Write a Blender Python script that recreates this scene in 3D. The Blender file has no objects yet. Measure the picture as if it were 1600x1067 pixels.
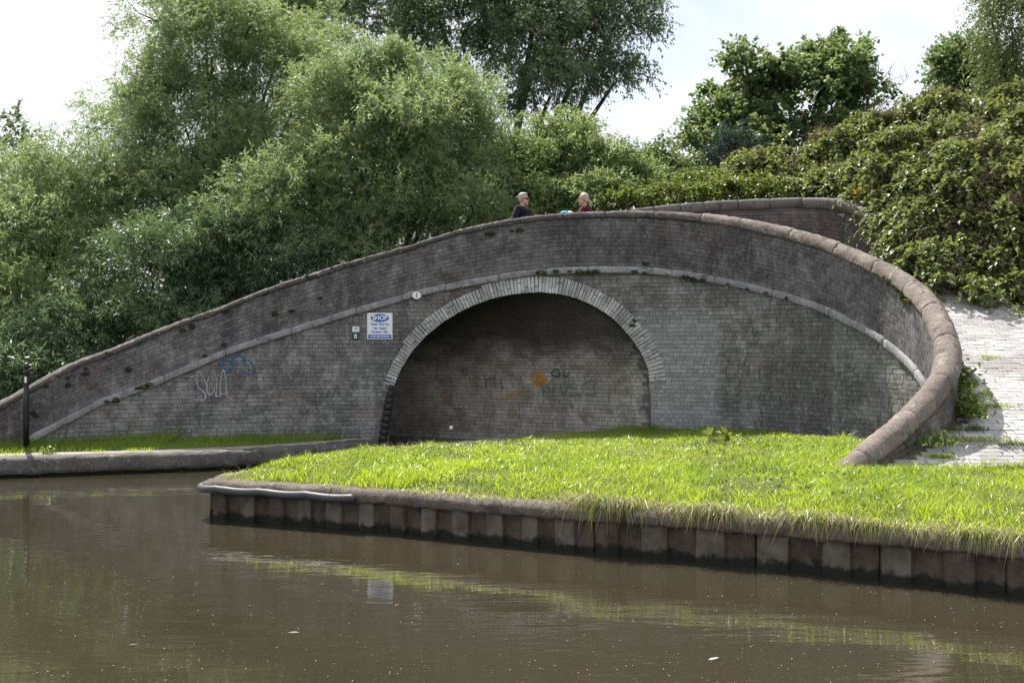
import bpy, bmesh, math, random
import numpy as np
from mathutils import Vector, Matrix
from mathutils.bvhtree import BVHTree

rng = np.random.default_rng(7)
random.seed(7)
sc = bpy.context.scene
COL = sc.collection
R = math.radians

# ------------------------------------------------------------------ camera, sky, sun, exposure
F, CX, CY, EYE = 1760.0, 800.0, 533.5, 2.1
cam_d = bpy.data.cameras.new('camera'); cam = bpy.data.objects.new('camera', cam_d); COL.objects.link(cam)
cam_d.sensor_width = 36.0; cam_d.lens = 36.0 * F / 1600.0
cam_d.clip_start = 0.1; cam_d.clip_end = 6000
cam.location = (0, 0, EYE); cam.rotation_euler = (R(90), 0, 0)
sc.camera = cam

SUN_EL, SUN_AZ = R(55), R(-27)            # azimuth from +Y, negative = to the left
world = bpy.data.worlds.new('World'); sc.world = world; world.use_nodes = True
wn, wl = world.node_tree.nodes, world.node_tree.links
wn.clear()
w_out = wn.new('ShaderNodeOutputWorld'); w_bg = wn.new('ShaderNodeBackground')
w_sky = wn.new('ShaderNodeTexSky'); w_sky.sky_type = 'NISHITA'; w_sky.sun_disc = False
w_sky.sun_elevation = SUN_EL; w_sky.sun_rotation = SUN_AZ
w_sky.air_density = 1.0; w_sky.dust_density = 1.5; w_sky.ozone_density = 1.0
w_tc = wn.new('ShaderNodeTexCoord'); w_sep = wn.new('ShaderNodeSeparateXYZ')
w_add = wn.new('ShaderNodeMath'); w_add.operation = 'ADD'; w_add.inputs[1].default_value = 0.22
w_abs = wn.new('ShaderNodeMath'); w_abs.operation = 'ABSOLUTE'
w_div = wn.new('ShaderNodeVectorMath'); w_div.operation = 'DIVIDE'
w_cmb = wn.new('ShaderNodeCombineXYZ')
w_noise = wn.new('ShaderNodeTexNoise'); w_noise.inputs['Scale'].default_value = 1.3
w_noise.inputs['Detail'].default_value = 7; w_noise.inputs['Roughness'].default_value = 0.55
w_noise.inputs['Distortion'].default_value = 0.3
w_ramp = wn.new('ShaderNodeValToRGB')
w_ramp.color_ramp.elements[0].position = 0.36; w_ramp.color_ramp.elements[0].color = (0.45, 0.45, 0.45, 1)
w_ramp.color_ramp.elements[1].position = 0.62; w_ramp.color_ramp.elements[1].color = (1, 1, 1, 1)
w_mix = wn.new('ShaderNodeMix'); w_mix.data_type = 'RGBA'
w_mix.inputs['B'].default_value = (8.1, 8.35, 8.75, 1)
wl.new(w_tc.outputs['Generated'], w_sep.inputs[0])
wl.new(w_sep.outputs['Z'], w_abs.inputs[0]); wl.new(w_abs.outputs[0], w_add.inputs[0])
for k in 'XYZ': wl.new(w_add.outputs[0], w_cmb.inputs[k])
wl.new(w_tc.outputs['Generated'], w_div.inputs[0]); wl.new(w_cmb.outputs[0], w_div.inputs[1])
wl.new(w_div.outputs[0], w_noise.inputs['Vector']); wl.new(w_noise.outputs['Fac'], w_ramp.inputs[0])
wl.new(w_ramp.outputs[0], w_mix.inputs['Factor']); wl.new(w_sky.outputs[0], w_mix.inputs['A'])
wl.new(w_mix.outputs['Result'], w_bg.inputs['Color']); w_bg.inputs['Strength'].default_value = 0.078
wl.new(w_bg.outputs[0], w_out.inputs[0])

sun_d = bpy.data.lights.new('sun', 'SUN'); sun = bpy.data.objects.new('sun', sun_d); COL.objects.link(sun)
sun_d.energy = 5.0; sun_d.angle = R(0.53); sun_d.color = (1.0, 0.955, 0.88)
SUNV = Vector((math.sin(SUN_AZ) * math.cos(SUN_EL), math.cos(SUN_AZ) * math.cos(SUN_EL), math.sin(SUN_EL)))
sun.rotation_euler = SUNV.to_track_quat('Z', 'Y').to_euler(); sun.location = SUNV * 60

sc.view_settings.view_transform = 'Standard'; sc.view_settings.look = 'None'
sc.view_settings.gamma = 1.0; sc.view_settings.use_curve_mapping = False
sc.view_settings.exposure = 0.93
sc.render.engine = 'CYCLES'
sc.cycles.use_denoising = True
sc.cycles.max_bounces = 6; sc.cycles.diffuse_bounces = 3; sc.cycles.transmission_bounces = 4
sc.cycles.glossy_bounces = 3; sc.cycles.transparent_max_bounces = 4
sc.cycles.sample_clamp_indirect = 4.0

def at(px, py, Y):
    return np.array([(px - CX) / F * Y, Y, EYE - (py - CY) / F * Y])

# ------------------------------------------------------------------ helpers
def tag(o, label=None, cat=None, group=None, kind=None):
    if label: o['label'] = label
    if cat: o['category'] = cat
    if group: o['group'] = group
    if kind: o['kind'] = kind
    return o

def empty(name, loc=(0, 0, 0)):
    o = bpy.data.objects.new(name, None); o.location = loc; COL.objects.link(o); o.empty_display_size = 0.2
    return o

def link(name, me, parent=None):
    o = bpy.data.objects.new(name, me); COL.objects.link(o)
    if parent is not None:
        o.parent = parent
        if parent.type == 'EMPTY':
            o.matrix_parent_inverse = Matrix.Translation(-Vector(parent.location))
    return o

def mesh_np(name, V, Fc, mat, smooth=False, attr=None):
    """V (n,3), Fc (m,k) all same size; attr: per-face float array."""
    V = np.asarray(V, np.float32); Fc = np.asarray(Fc, np.int32)
    me = bpy.data.meshes.new(name)
    me.vertices.add(len(V)); me.vertices.foreach_set('co', V.ravel())
    m, k = Fc.shape
    me.loops.add(m * k); me.loops.foreach_set('vertex_index', Fc.ravel())
    me.polygons.add(m); me.polygons.foreach_set('loop_start', np.arange(0, m * k, k, dtype=np.int32))
    me.polygons.foreach_set('use_smooth', np.full(m, bool(smooth)))
    me.update(calc_edges=True)
    if attr is not None:
        a = me.attributes.new('rnd', 'FLOAT', 'FACE'); a.data.foreach_set('value', np.asarray(attr, np.float32))
    if mat: me.materials.append(mat)
    return me

def mesh_py(name, V, Fc, mat, smooth=False):
    me = bpy.data.meshes.new(name); me.from_pydata([tuple(map(float, v)) for v in V], [], [tuple(map(int, f)) for f in Fc])
    me.validate(); me.update()
    if smooth: me.polygons.foreach_set('use_smooth', np.ones(len(me.polygons), bool))
    if mat: me.materials.append(mat)
    return me

def fix_normals(me):
    bm = bmesh.new(); bm.from_mesh(me); bmesh.ops.recalc_face_normals(bm, faces=bm.faces); bm.to_mesh(me); bm.free()
    return me

class MB:
    """collects boxes, tubes and lofts into one mesh"""
    def __init__(s): s.V = []; s.F = []
    def add(s, V, Fc):
        n = len(s.V); s.V += [tuple(map(float, v)) for v in V]; s.F += [tuple(n + int(i) for i in f) for f in Fc]
    def box(s, c, d, M=None):
        c = Vector(c); v = []
        for k in range(8):
            p = Vector(((k & 1) - .5, ((k >> 1) & 1) - .5, ((k >> 2) & 1) - .5)); p = Vector((p.x * d[0], p.y * d[1], p.z * d[2]))
            if M is not None: p = M @ p
            v.append(c + p)
        s.add(v, [(0, 2, 3, 1), (4, 5, 7, 6), (0, 1, 5, 4), (2, 6, 7, 3), (0, 4, 6, 2), (1, 3, 7, 5)])
    def tube(s, pts, rad, n=6, caps=True):
        pts = [Vector(p) for p in pts]; rad = list(rad) if hasattr(rad, '__len__') else [rad] * len(pts)
        V = []; up = None
        for i, p in enumerate(pts):
            t = (pts[min(i + 1, len(pts) - 1)] - pts[max(i - 1, 0)])
            t = t.normalized() if t.length > 1e-9 else Vector((0, 0, 1))
            if up is None: up = t.orthogonal().normalized()
            up = (up - t * up.dot(t)); up = up.normalized() if up.length > 1e-6 else t.orthogonal().normalized()
            b = t.cross(up)
            for k in range(n):
                a = 2 * math.pi * k / n
                V.append(p + (up * math.cos(a) + b * math.sin(a)) * rad[i])
        Fc = [(i * n + k, i * n + (k + 1) % n, (i + 1) * n + (k + 1) % n, (i + 1) * n + k) for i in range(len(pts) - 1) for k in range(n)]
        if caps:
            Fc.append(tuple(range(n))[::-1]); Fc.append(tuple((len(pts) - 1) * n + k for k in range(n)))
        s.add(V, Fc)
    def lathe(s, prof, c, n=20, M=None):
        c = Vector(c); V = []
        for r, z in prof:
            for k in range(n):
                a = 2 * math.pi * k / n; p = Vector((r * math.cos(a), r * math.sin(a), z))
                V.append(c + (M @ p if M is not None else p))
        Fc = [(i * n + k, i * n + (k + 1) % n, (i + 1) * n + (k + 1) % n, (i + 1) * n + k) for i in range(len(prof) - 1) for k in range(n)]
        Fc.append(tuple(range(n))[::-1]); Fc.append(tuple((len(prof) - 1) * n + k for k in range(n)))
        s.add(V, Fc)
    def build(s, name, mat, parent=None, smooth=False):
        return link(name, mesh_py(name, s.V, s.F, mat, smooth), parent)

def norm(a): return a / np.maximum(np.linalg.norm(a, axis=-1, keepdims=True), 1e-9)

def vnoise(x, y, seed=0, scale=1.0):
    """cheap smooth 2D noise in -1..1 (sum of rotated sines)"""
    r = np.random.default_rng(seed); v = 0
    for k in range(5):
        a = r.uniform(0, 6.28); f = scale * r.uniform(0.6, 1.6) * (1.5 ** k) * 0.6
        v = v + np.sin((x * math.cos(a) + y * math.sin(a)) * f + r.uniform(0, 6.28)) / (1.35 ** k)
    return v / 3.0

# ------------------------------------------------------------------ materials
def new_mat(name):
    m = bpy.data.materials.new(name); m.use_nodes = True
    nt = m.node_tree; nt.nodes.clear()
    o = nt.nodes.new('ShaderNodeOutputMaterial')
    return m, nt.nodes, nt.links, o

class G:
    """small node graph helper"""
    def __init__(s, name):
        s.m, s.n, s.l, s.o = new_mat(name)
    def N(s, t, **kw):
        nd = s.n.new(t)
        for k, v in kw.items(): setattr(nd, k, v)
        return nd
    def set(s, nd, k, v):
        if hasattr(v, 'is_linked') or hasattr(v, 'links'): s.l.new(v, nd.inputs[k])
        else: nd.inputs[k].default_value = v
    def pos(s, scale=(1, 1, 1)):
        g = s.N('ShaderNodeNewGeometry'); mp = s.N('ShaderNodeMapping'); mp.inputs['Scale'].default_value = scale
        s.l.new(g.outputs['Position'], mp.inputs['Vector']); return mp.outputs[0]
    def noise(s, vec, scale, detail=4, rough=.55, dist=0):
        nd = s.N('ShaderNodeTexNoise'); s.l.new(vec, nd.inputs['Vector'])
        nd.inputs['Scale'].default_value = scale; nd.inputs['Detail'].default_value = detail
        nd.inputs['Roughness'].default_value = rough; nd.inputs['Distortion'].default_value = dist
        return nd.outputs['Fac']
    def ramp(s, f, stops):
        nd = s.N('ShaderNodeValToRGB'); s.l.new(f, nd.inputs[0]); cr = nd.color_ramp
        while len(cr.elements) < len(stops): cr.elements.new(0.5)
        for e, (p, c) in zip(cr.elements, stops):
            e.position = p; e.color = (c, c, c, 1) if not hasattr(c, '__len__') else (*c, 1)
        return nd.outputs[0]
    def mix(s, f, a, b, mode='MIX'):
        nd = s.N('ShaderNodeMix', data_type='RGBA', blend_type=mode)
        for k, v in (('Factor', f), ('A', a), ('B', b)):
            if isinstance(v, tuple) and len(v) == 3: v = (*v, 1)
            s.set(nd, k, v)
        return nd.outputs['Result']
    def math(s, op, a, b=0.0, clamp=False):
        nd = s.N('ShaderNodeMath', operation=op); nd.use_clamp = clamp; s.set(nd, 0, a); s.set(nd, 1, b); return nd.outputs[0]
    def attr(s, name='rnd'):
        return s.N('ShaderNodeAttribute', attribute_name=name).outputs['Fac']
    def bump(s, h, strength=.3, dist=.01):
        nd = s.N('ShaderNodeBump'); s.l.new(h, nd.inputs['Height']); nd.inputs['Strength'].default_value = strength
        nd.inputs['Distance'].default_value = dist; return nd.outputs[0]
    def sep(s, vec):
        nd = s.N('ShaderNodeSeparateXYZ'); s.l.new(vec, nd.inputs[0]); return nd.outputs
    def band(s, v, lo, hi, soft):
        a = s.N('ShaderNodeMapRange', interpolation_type='SMOOTHSTEP'); s.set(a, 'Value', v); a.inputs['From Min'].default_value = lo - soft; a.inputs['From Max'].default_value = lo + soft
        b = s.N('ShaderNodeMapRange', interpolation_type='SMOOTHSTEP'); s.set(b, 'Value', v); b.inputs['From Min'].default_value = hi + soft; b.inputs['From Max'].default_value = hi - soft
        return s.math('MULTIPLY', a.outputs[0], b.outputs[0])
    def bsdf(s, col, rough=.8, spec=.3, normal=None, metal=0.0):
        nd = s.N('ShaderNodeBsdfPrincipled'); 
        if isinstance(col, tuple) and len(col) == 3: col = (*col, 1)
        s.set(nd, 'Base Color', col); s.set(nd, 'Roughness', rough); nd.inputs['Specular IOR Level'].default_value = spec
        nd.inputs['Metallic'].default_value = metal
        if normal is not None: s.l.new(normal, nd.inputs['Normal'])
        return nd.outputs[0]
    def out(s, sh): s.l.new(sh, s.o.inputs['Surface']); return s.m

def plain(name, col, rough=.6, spec=.4, vary=.12, scale=25):
    g = G(name); p = g.pos(); n = g.noise(p, scale, 4)
    c = g.mix(n, tuple(x * (1 - vary) for x in col), tuple(min(1, x * (1 + vary)) for x in col))
    return g.out(g.bsdf(c, rough, spec, g.bump(n, .15, .004)))

def mat_brick(name, dark, mid, light, red, red_amt=.35, whitewash=None, red_spots=(), bump=.7, soot=None, var=.20):
    g = G(name); p = g.pos(); rnd = g.attr()
    big = g.noise(p, .55, 5, .6, .4); med = g.noise(p, 3.2, 6, .65); fine = g.noise(p, 38, 4, .7)
    streak = g.noise(g.pos((2.6, 2.6, .22)), 1.6, 6, .65)
    c = g.mix(g.ramp(big, [(.42, 0.0), (.55, 1.0)]), dark, mid)
    c = g.mix(g.ramp(streak, [(.47, 0.0), (.70, .6)]), c, light)
    c = g.mix(g.ramp(med, [(.40, 0.85), (.54, 0.0)]), c, dark)
    c = g.mix(g.ramp(g.noise(p, 11, 6, .75), [(.52, 0.0), (.68, .6)]), c, light)
    # reddish bricks where the soot has weathered off
    rm = g.ramp(g.noise(p, .9, 5, .7, .5), [(.56, 0.0), (.66, 1.0)])
    for (cx, cy, cz, rad) in red_spots:
        vm = g.N('ShaderNodeVectorMath', operation='DISTANCE'); g.l.new(p, vm.inputs[0]); vm.inputs[1].default_value = (cx, cy, cz)
        d = g.math('ADD', vm.outputs['Value'], g.math('MULTIPLY', g.math('SUBTRACT', med, .5), rad * 2.2))
        mr = g.N('ShaderNodeMapRange', interpolation_type='SMOOTHSTEP'); g.set(mr, 'Value', d); mr.inputs['From Min'].default_value = rad; mr.inputs['From Max'].default_value = rad * .55
        rm = g.math('MAXIMUM', rm, g.math('MULTIPLY', mr.outputs[0], 2.2), clamp=True)
    rsel = g.ramp(rnd, [(.25, 0.2), (.75, 1.0)])
    c = g.mix(g.math('MULTIPLY', g.math('MULTIPLY', rm, rsel), red_amt), c, g.mix(rnd, red, tuple(x * .55 for x in red)))
    if whitewash:
        x0, x1, z1, col = whitewash; s = g.sep(p)
        wob = g.math('MULTIPLY', g.math('SUBTRACT', med, .5), .5)
        w = g.math('MULTIPLY', g.band(g.math('ADD', s['X'], wob), x0, x1, .12), g.band(g.math('ADD', s['Z'], wob), -5, z1, .45))
        w = g.math('MULTIPLY', w, g.ramp(fine, [(.35, .45), (.6, .95)]))
        c = g.mix(w, c, col)
    # per-brick tone, lime specks
    v = g.ramp(rnd, [(0, 1 - var), (.5, 1.0), (1, 1 + var)])
    c = g.mix(1.0, c, v, 'MULTIPLY')
    c = g.mix(g.ramp(fine, [(.60, 0.0), (.72, .55)]), c, tuple(min(1, x * 1.8) for x in light))
    c = g.mix(g.ramp(g.noise(p, 90, 2), [(.35, .45), (.55, 0.0)]), c, tuple(x * .5 for x in dark))
    h = g.math('ADD', fine, g.math('MULTIPLY', med, .6))
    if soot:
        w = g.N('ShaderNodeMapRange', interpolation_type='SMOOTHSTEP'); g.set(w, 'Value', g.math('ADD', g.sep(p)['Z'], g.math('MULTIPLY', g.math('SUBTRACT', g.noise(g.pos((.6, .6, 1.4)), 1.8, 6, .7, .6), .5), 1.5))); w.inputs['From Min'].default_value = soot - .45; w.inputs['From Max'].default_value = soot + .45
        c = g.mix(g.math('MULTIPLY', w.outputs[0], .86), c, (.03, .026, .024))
    return g.out(g.bsdf(c, .9, .2, g.bump(h, bump, .006)))

RED = (.17, .085, .068)
FACE_RED = [(*at(715, 462, 20.9), .55), (*at(690, 470, 20.9), .4), (*at(150, 590, 19.2), .33), (*at(165, 640, 19.2), .3), (*at(690, 455, 20.9), .35)]
M = {}
M['brick'] = mat_brick('soot_brick', (.125, .12, .118), (.26, .25, .24), (.40, .39, .375), RED, .6, (2.35, 3.7, 2.6, (.35, .35, .35)), FACE_RED)
M['parapet_brick'] = mat_brick('parapet_brick', (.085, .079, .083), (.165, .155, .158), (.30, .29, .285), RED, .5, None, FACE_RED)
M['far_brick'] = mat_brick('purple_brick', (.09, .075, .073), (.15, .125, .12), (.25, .225, .21), (.2, .125, .105), .8)
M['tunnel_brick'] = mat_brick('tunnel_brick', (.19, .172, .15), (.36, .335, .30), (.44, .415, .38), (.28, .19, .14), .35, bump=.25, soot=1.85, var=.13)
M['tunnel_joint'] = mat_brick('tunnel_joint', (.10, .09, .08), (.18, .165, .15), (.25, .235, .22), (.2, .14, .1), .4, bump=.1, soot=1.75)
M['voussoir'] = mat_brick('limewashed_brick', (.30, .29, .29), (.56, .555, .55), (.72, .72, .71), (.30, .21, .18), .5)


def mat_mortar():
    g = G('mortar'); p = g.pos(); n = g.noise(p, 1.1, 5, .6); f = g.noise(p, 45, 3)
    c = g.mix(g.ramp(n, [(.35, 0.), (.65, 1.)]), (.05, .048, .052), (.17, .165, .16)); c = g.mix(g.ramp(f, [(.4, .4), (.6, 0.)]), c, (.03, .03, .03))
    return g.out(g.bsdf(c, .95, .1, g.bump(f, .6, .006)))
M['mortar'] = mat_mortar()
M['joint_soot'] = mat_brick('sooty_joint', (.10, .095, .095), (.205, .196, .19), (.34, .33, .32), RED, .3, (2.35, 3.7, 2.6, (.38, .38, .38)))

def mat_stone(name, a, b, lichen, dark, spots=.5):
    g = G(name); p = g.pos(); n = g.noise(p, 1.7, 6, .65, .3); f = g.noise(p, 30, 5, .7); l = g.noise(p, 7, 5, .7, .4)
    c = g.mix(g.ramp(n, [(.35, 0.), (.65, 1.)]), a, b)
    c = g.mix(g.ramp(l, [(.58, 0.), (.66, spots)]), c, lichen)
    c = g.mix(g.ramp(g.noise(p, 4.5, 6, .75), [(.36, .8), (.47, 0.)]), c, dark)
    c = g.mix(g.ramp(f, [(.4, .5), (.55, 0.)]), c, tuple(x * .55 for x in a))
    h = g.math('ADD', f, g.math('MULTIPLY', l, 1.2))
    return g.out(g.bsdf(c, .9, .25, g.bump(h, .9, .012)))
M['coping'] = mat_stone('coping_sandstone', (.15, .122, .108), (.25, .205, .18), (.40, .37, .31), (.055, .046, .044), .75)
M['coping_soot'] = mat_stone('sooty_coping', (.075, .066, .064), (.13, .11, .103), (.33, .31, .28), (.04, .035, .035), .6)
M['string'] = mat_stone('string_course_stone', (.21, .205, .21), (.36, .355, .35), (.58, .57, .55), (.11, .105, .11), .75)
M['far_coping'] = mat_stone('far_coping_stone', (.14, .122, .115), (.20, .175, .165), (.30, .28, .26), (.065, .06, .058), .4)
M['concrete'] = mat_stone('old_concrete', (.085, .078, .072), (.155, .142, .132), (.40, .38, .36), (.06, .055, .05), .6)
M['cap_concrete'] = mat_stone('capping_concrete', (.10, .082, .068), (.17, .14, .118), (.30, .27, .23), (.04, .033, .028), .5)

def mat_leaf(name, dark, light, trans, tw=.35, rough=.42, spec=.5, lo=0., hi=1.):
    g = G(name); r = g.attr(); p = g.pos(); big = g.noise(p, .8, 3)
    f = g.math('ADD', g.math('MULTIPLY', r, .7), g.math('MULTIPLY', g.math('SUBTRACT', big, .35), .8), clamp=True)
    c = g.mix(f, dark, light)
    t = g.N('ShaderNodeBsdfTranslucent'); g.set(t, 'Color', g.mix(f, tuple(x * .7 for x in trans), trans))
    ms = g.N('ShaderNodeMixShader'); ms.inputs[0].default_value = tw
    g.l.new(g.bsdf(c, rough, spec), ms.inputs[1]); g.l.new(t.outputs[0], ms.inputs[2])
    return g.out(ms.outputs[0])
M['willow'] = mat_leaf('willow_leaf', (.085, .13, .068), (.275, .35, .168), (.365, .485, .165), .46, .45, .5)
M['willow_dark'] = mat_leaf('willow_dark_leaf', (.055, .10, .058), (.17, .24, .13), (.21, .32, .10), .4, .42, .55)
M['ash'] = mat_leaf('ash_leaf', (.06, .092, .06), (.16, .215, .12), (.21, .30, .11), .42, .5, .35)
M['hawthorn'] = mat_leaf('hawthorn_leaf', (.095, .145, .065), (.27, .33, .15), (.37, .47, .14), .45, .45, .5)
M['sycamore'] = mat_leaf('sycamore_leaf', (.06, .10, .058), (.18, .24, .115), (.27, .37, .10), .42, .42, .5)
M['birch'] = mat_leaf('birch_leaf', (.07, .105, .038), (.16, .20, .075), (.24, .30, .07), .42, .4, .5)
M['cypress'] = mat_leaf('cypress_leaf', (.035, .07, .055), (.07, .12, .085), (.06, .10, .05), .2, .5, .3)
M['bramble'] = mat_leaf('bramble_leaf', (.05, .085, .032), (.25, .28, .13), (.32, .38, .08), .36, .46, .45)
M['drystem'] = mat_leaf('dry_bramble_stem', (.12, .085, .055), (.24, .18, .12), (.16, .11, .07), .25, .7, .2)
M['creeper'] = mat_leaf('creeper_leaf', (.08, .13, .03), (.19, .24, .06), (.26, .32, .05), .38, .42, .5)
M['weed'] = mat_leaf('weed_leaf', (.05, .10, .025), (.14, .20, .045), (.20, .28, .04), .36, .4, .5)
M['moss'] = mat_leaf('moss', (.04, .065, .015), (.10, .12, .03), (.10, .13, .03), .25, .8, .1)
M['grass_coarse'] = mat_leaf('coarse_grass', (.06, .14, .022), (.24, .33, .055), (.44, .60, .05), .48, .36, .5)
M['grass_sun'] = mat_leaf('island_grass', (.06, .12, .014), (.35, .415, .06), (.60, .76, .045), .5, .33, .6)
M['grass_bank'] = mat_leaf('bank_grass', (.09, .19, .025), (.28, .38, .06), (.48, .64, .06), .55, .4, .4)
M['dry_grass'] = mat_leaf('dry_grass', (.20, .165, .085), (.42, .36, .22), (.38, .32, .18), .35, .55, .3)
M['petal_yellow'] = plain('yellow_petal', (.75, .45, .02), .6, .2)
M['petal_white'] = plain('white_petal', (.8, .8, .76), .6, .2)
M['fluff'] = plain('seed_fluff', (.34, .32, .29), .8, .1)
M['bark'] = mat_stone('bark', (.075, .062, .05), (.12, .10, .085), (.17, .16, .13), (.035, .03, .026), .3)
M['twig'] = plain('dead_twig', (.16, .13, .11), .9, .1, .3)

def mat_soil(name, a, b):
    g = G(name); p = g.pos(); n = g.noise(p, 2.2, 6, .65); f = g.noise(p, 40, 4)
    return g.out(g.bsdf(g.mix(n, a, b), .95, .1, g.bump(f, .8, .02)))
M['turf'] = mat_soil('turf_soil', (.055, .075, .02), (.12, .135, .045))
M['bank_soil'] = mat_soil('bank_soil', (.03, .035, .018), (.06, .055, .03))
M['ground'] = mat_soil('ground_soil', (.05, .07, .025), (.09, .10, .04))
M['silt'] = mat_soil('canal_silt', (.05, .04, .03), (.07, .055, .04))

def mat_paver():
    g = G('pale_brick_paver'); p = g.pos(); r = g.attr(); n = g.noise(p, 1.6, 5, .6); f = g.noise(p, 60, 4, .7)
    c = g.mix(r, (.38, .362, .36), (.51, .49, .485)); c = g.mix(g.ramp(n, [(.38, .75), (.58, 0.)]), c, (.22, .205, .198))
    c = g.mix(g.ramp(f, [(.36, .5), (.5, 0.)]), c, (.2, .17, .16))
    return g.out(g.bsdf(c, .55, .45, g.bump(f, .35, .004)))
M['paver'] = mat_paver()
M['joint'] = mat_soil('sand_joint', (.09, .075, .06), (.16, .14, .11))

def mat_towpath():
    g = G('towpath_surface'); p = g.pos(); n = g.noise(p, 3, 6, .7); f = g.noise(p, 60, 4)
    return g.out(g.bsdf(g.mix(n, (.22, .19, .165), (.36, .32, .29)), .9, .2, g.bump(f, .6, .01)))
M['towpath'] = mat_towpath()

def mat_pile(nm, ca, cb):
    g = G(nm); p = g.pos(); r = g.attr(); s = g.sep(p); n = g.noise(p, 5, 6, .7, .4); f = g.noise(p, 45, 4)
    c = g.mix(g.ramp(n, [(.35, 0.), (.65, 1.)]), ca, cb)
    c = g.mix(g.ramp(g.noise(g.pos((7, 7, 2)), 1.6, 5, .7), [(.58, 0.), (.68, .35)]), c, (.13, .065, .042))
    # wet, weed-black tide band just above the water
    w = g.N('ShaderNodeMapRange', interpolation_type='SMOOTHSTEP'); g.set(w, 'Value', g.math('ADD', s['Z'], g.math('MULTIPLY', g.math('SUBTRACT', n, .5), .26))); w.inputs['From Min'].default_value = .11; w.inputs['From Max'].default_value = .05
    c = g.mix(w.outputs[0], c, (.014, .016, .012))
    return g.out(g.bsdf(c, .8, .3, g.bump(f, .6, .006)))
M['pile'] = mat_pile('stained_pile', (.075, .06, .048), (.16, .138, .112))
M['pile_rust_shade'] = mat_pile('rusty_shaded_pile', (.05, .037, .029), (.115, .088, .07))  # darker brown: rust plus the recess shade under the cap, put into the colour
M['rubber'] = plain('black_rubber', (.020, .020, .022), .55, .4, .25)
M['hose'] = plain('grey_hose', (.055, .057, .062), .5, .4, .3)
M['black_paint'] = plain('black_paint', (.012, .012, .014), .35, .5, .2)
M['white_paint'] = plain('white_sign', (.78, .79, .80), .4, .5, .03)
M['blue_paint'] = plain('blue_sign', (.01, .085, .42), .4, .5, .05)
M['green_paint'] = plain('green_sign', (.012, .05, .04), .4, .5, .05)
def mat_tag(name, col, amt):
    g = G(name); p = g.pos(); n = g.noise(p, 26, 5, .7); b = g.noise(p, 4, 4, .6)
    f = g.math('MULTIPLY', g.ramp(n, [(.34, .4), (.52, 1.)]), g.math('MULTIPLY', g.ramp(b, [(.35, .45), (.6, 1.)]), amt))
    t = g.N('ShaderNodeBsdfTransparent'); ms = g.N('ShaderNodeMixShader'); g.l.new(f, ms.inputs[0]); g.l.new(t.outputs[0], ms.inputs[1]); g.l.new(g.bsdf(col, .85, .1), ms.inputs[2])
    return g.out(ms.outputs[0])
M['tag_white'] = mat_tag('white_graffiti', (.46, .47, .50), .95)
M['tag_blue'] = mat_tag('blue_graffiti', (.008, .15, .36), 1.0)
M['tag_orange'] = mat_tag('orange_graffiti', (.50, .26, .04), .62)
M['tag_green'] = mat_tag('green_graffiti', (.02, .17, .17), .62)
M['tag_purple'] = mat_tag('purple_graffiti', (.20, .03, .13), .62)
M['tag_black'] = mat_tag('black_graffiti', (.02, .02, .025), .7)
M['skin'] = plain('skin', (.52, .30, .22), .5, .4, .06)
M['hair_grey'] = plain('grey_hair', (.38, .36, .35), .6, .3, .3, 60)
M['hair_blonde'] = plain('pale_blonde_hair', (.46, .39, .30), .55, .4, .3, 60)
M['navy'] = plain('navy_cloth', (.012, .013, .022), .85, .2, .25, 40)
M['maroon'] = plain('maroon_cloth', (.10, .012, .035), .85, .2, .2, 40)
M['denim'] = plain('denim', (.05, .07, .13), .85, .2, .2, 40)
M['lens'] = plain('dark_lens', (.006, .006, .007), .12, .6, .05)
M['sky_cloth'] = plain('light_blue_cloth', (.12, .42, .62), .7, .3, .15)

def mat_water():
    g = G('murky_canal_water'); p = g.pos()
    big = g.noise(p, .12, 3); a = g.noise(g.pos((.42, 1.45, 1)), 2.1, 2, .45, .6); b = g.noise(g.pos((1.2, 3.6, 1)), 2.6, 3, .5, .4); patch = g.noise(g.pos((.35, .6, 1)), .55, 3, .5)
    h = g.math('ADD', g.math('ADD', a, g.math('MULTIPLY', b, .32)), g.math('MULTIPLY', g.noise(g.pos((2.2, 9, 1)), 2.6, 2, .5, .3), .07))
    h = g.math('MULTIPLY', h, g.ramp(patch, [(.38, .22), (.62, 1.0)]))
    c = g.mix(big, (.029, .0245, .015), (.040, .034, .0215))
    return g.out(g.bsdf(c, .02, .5, g.bump(h, .19, .036)))
M['water'] = mat_water()

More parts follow.
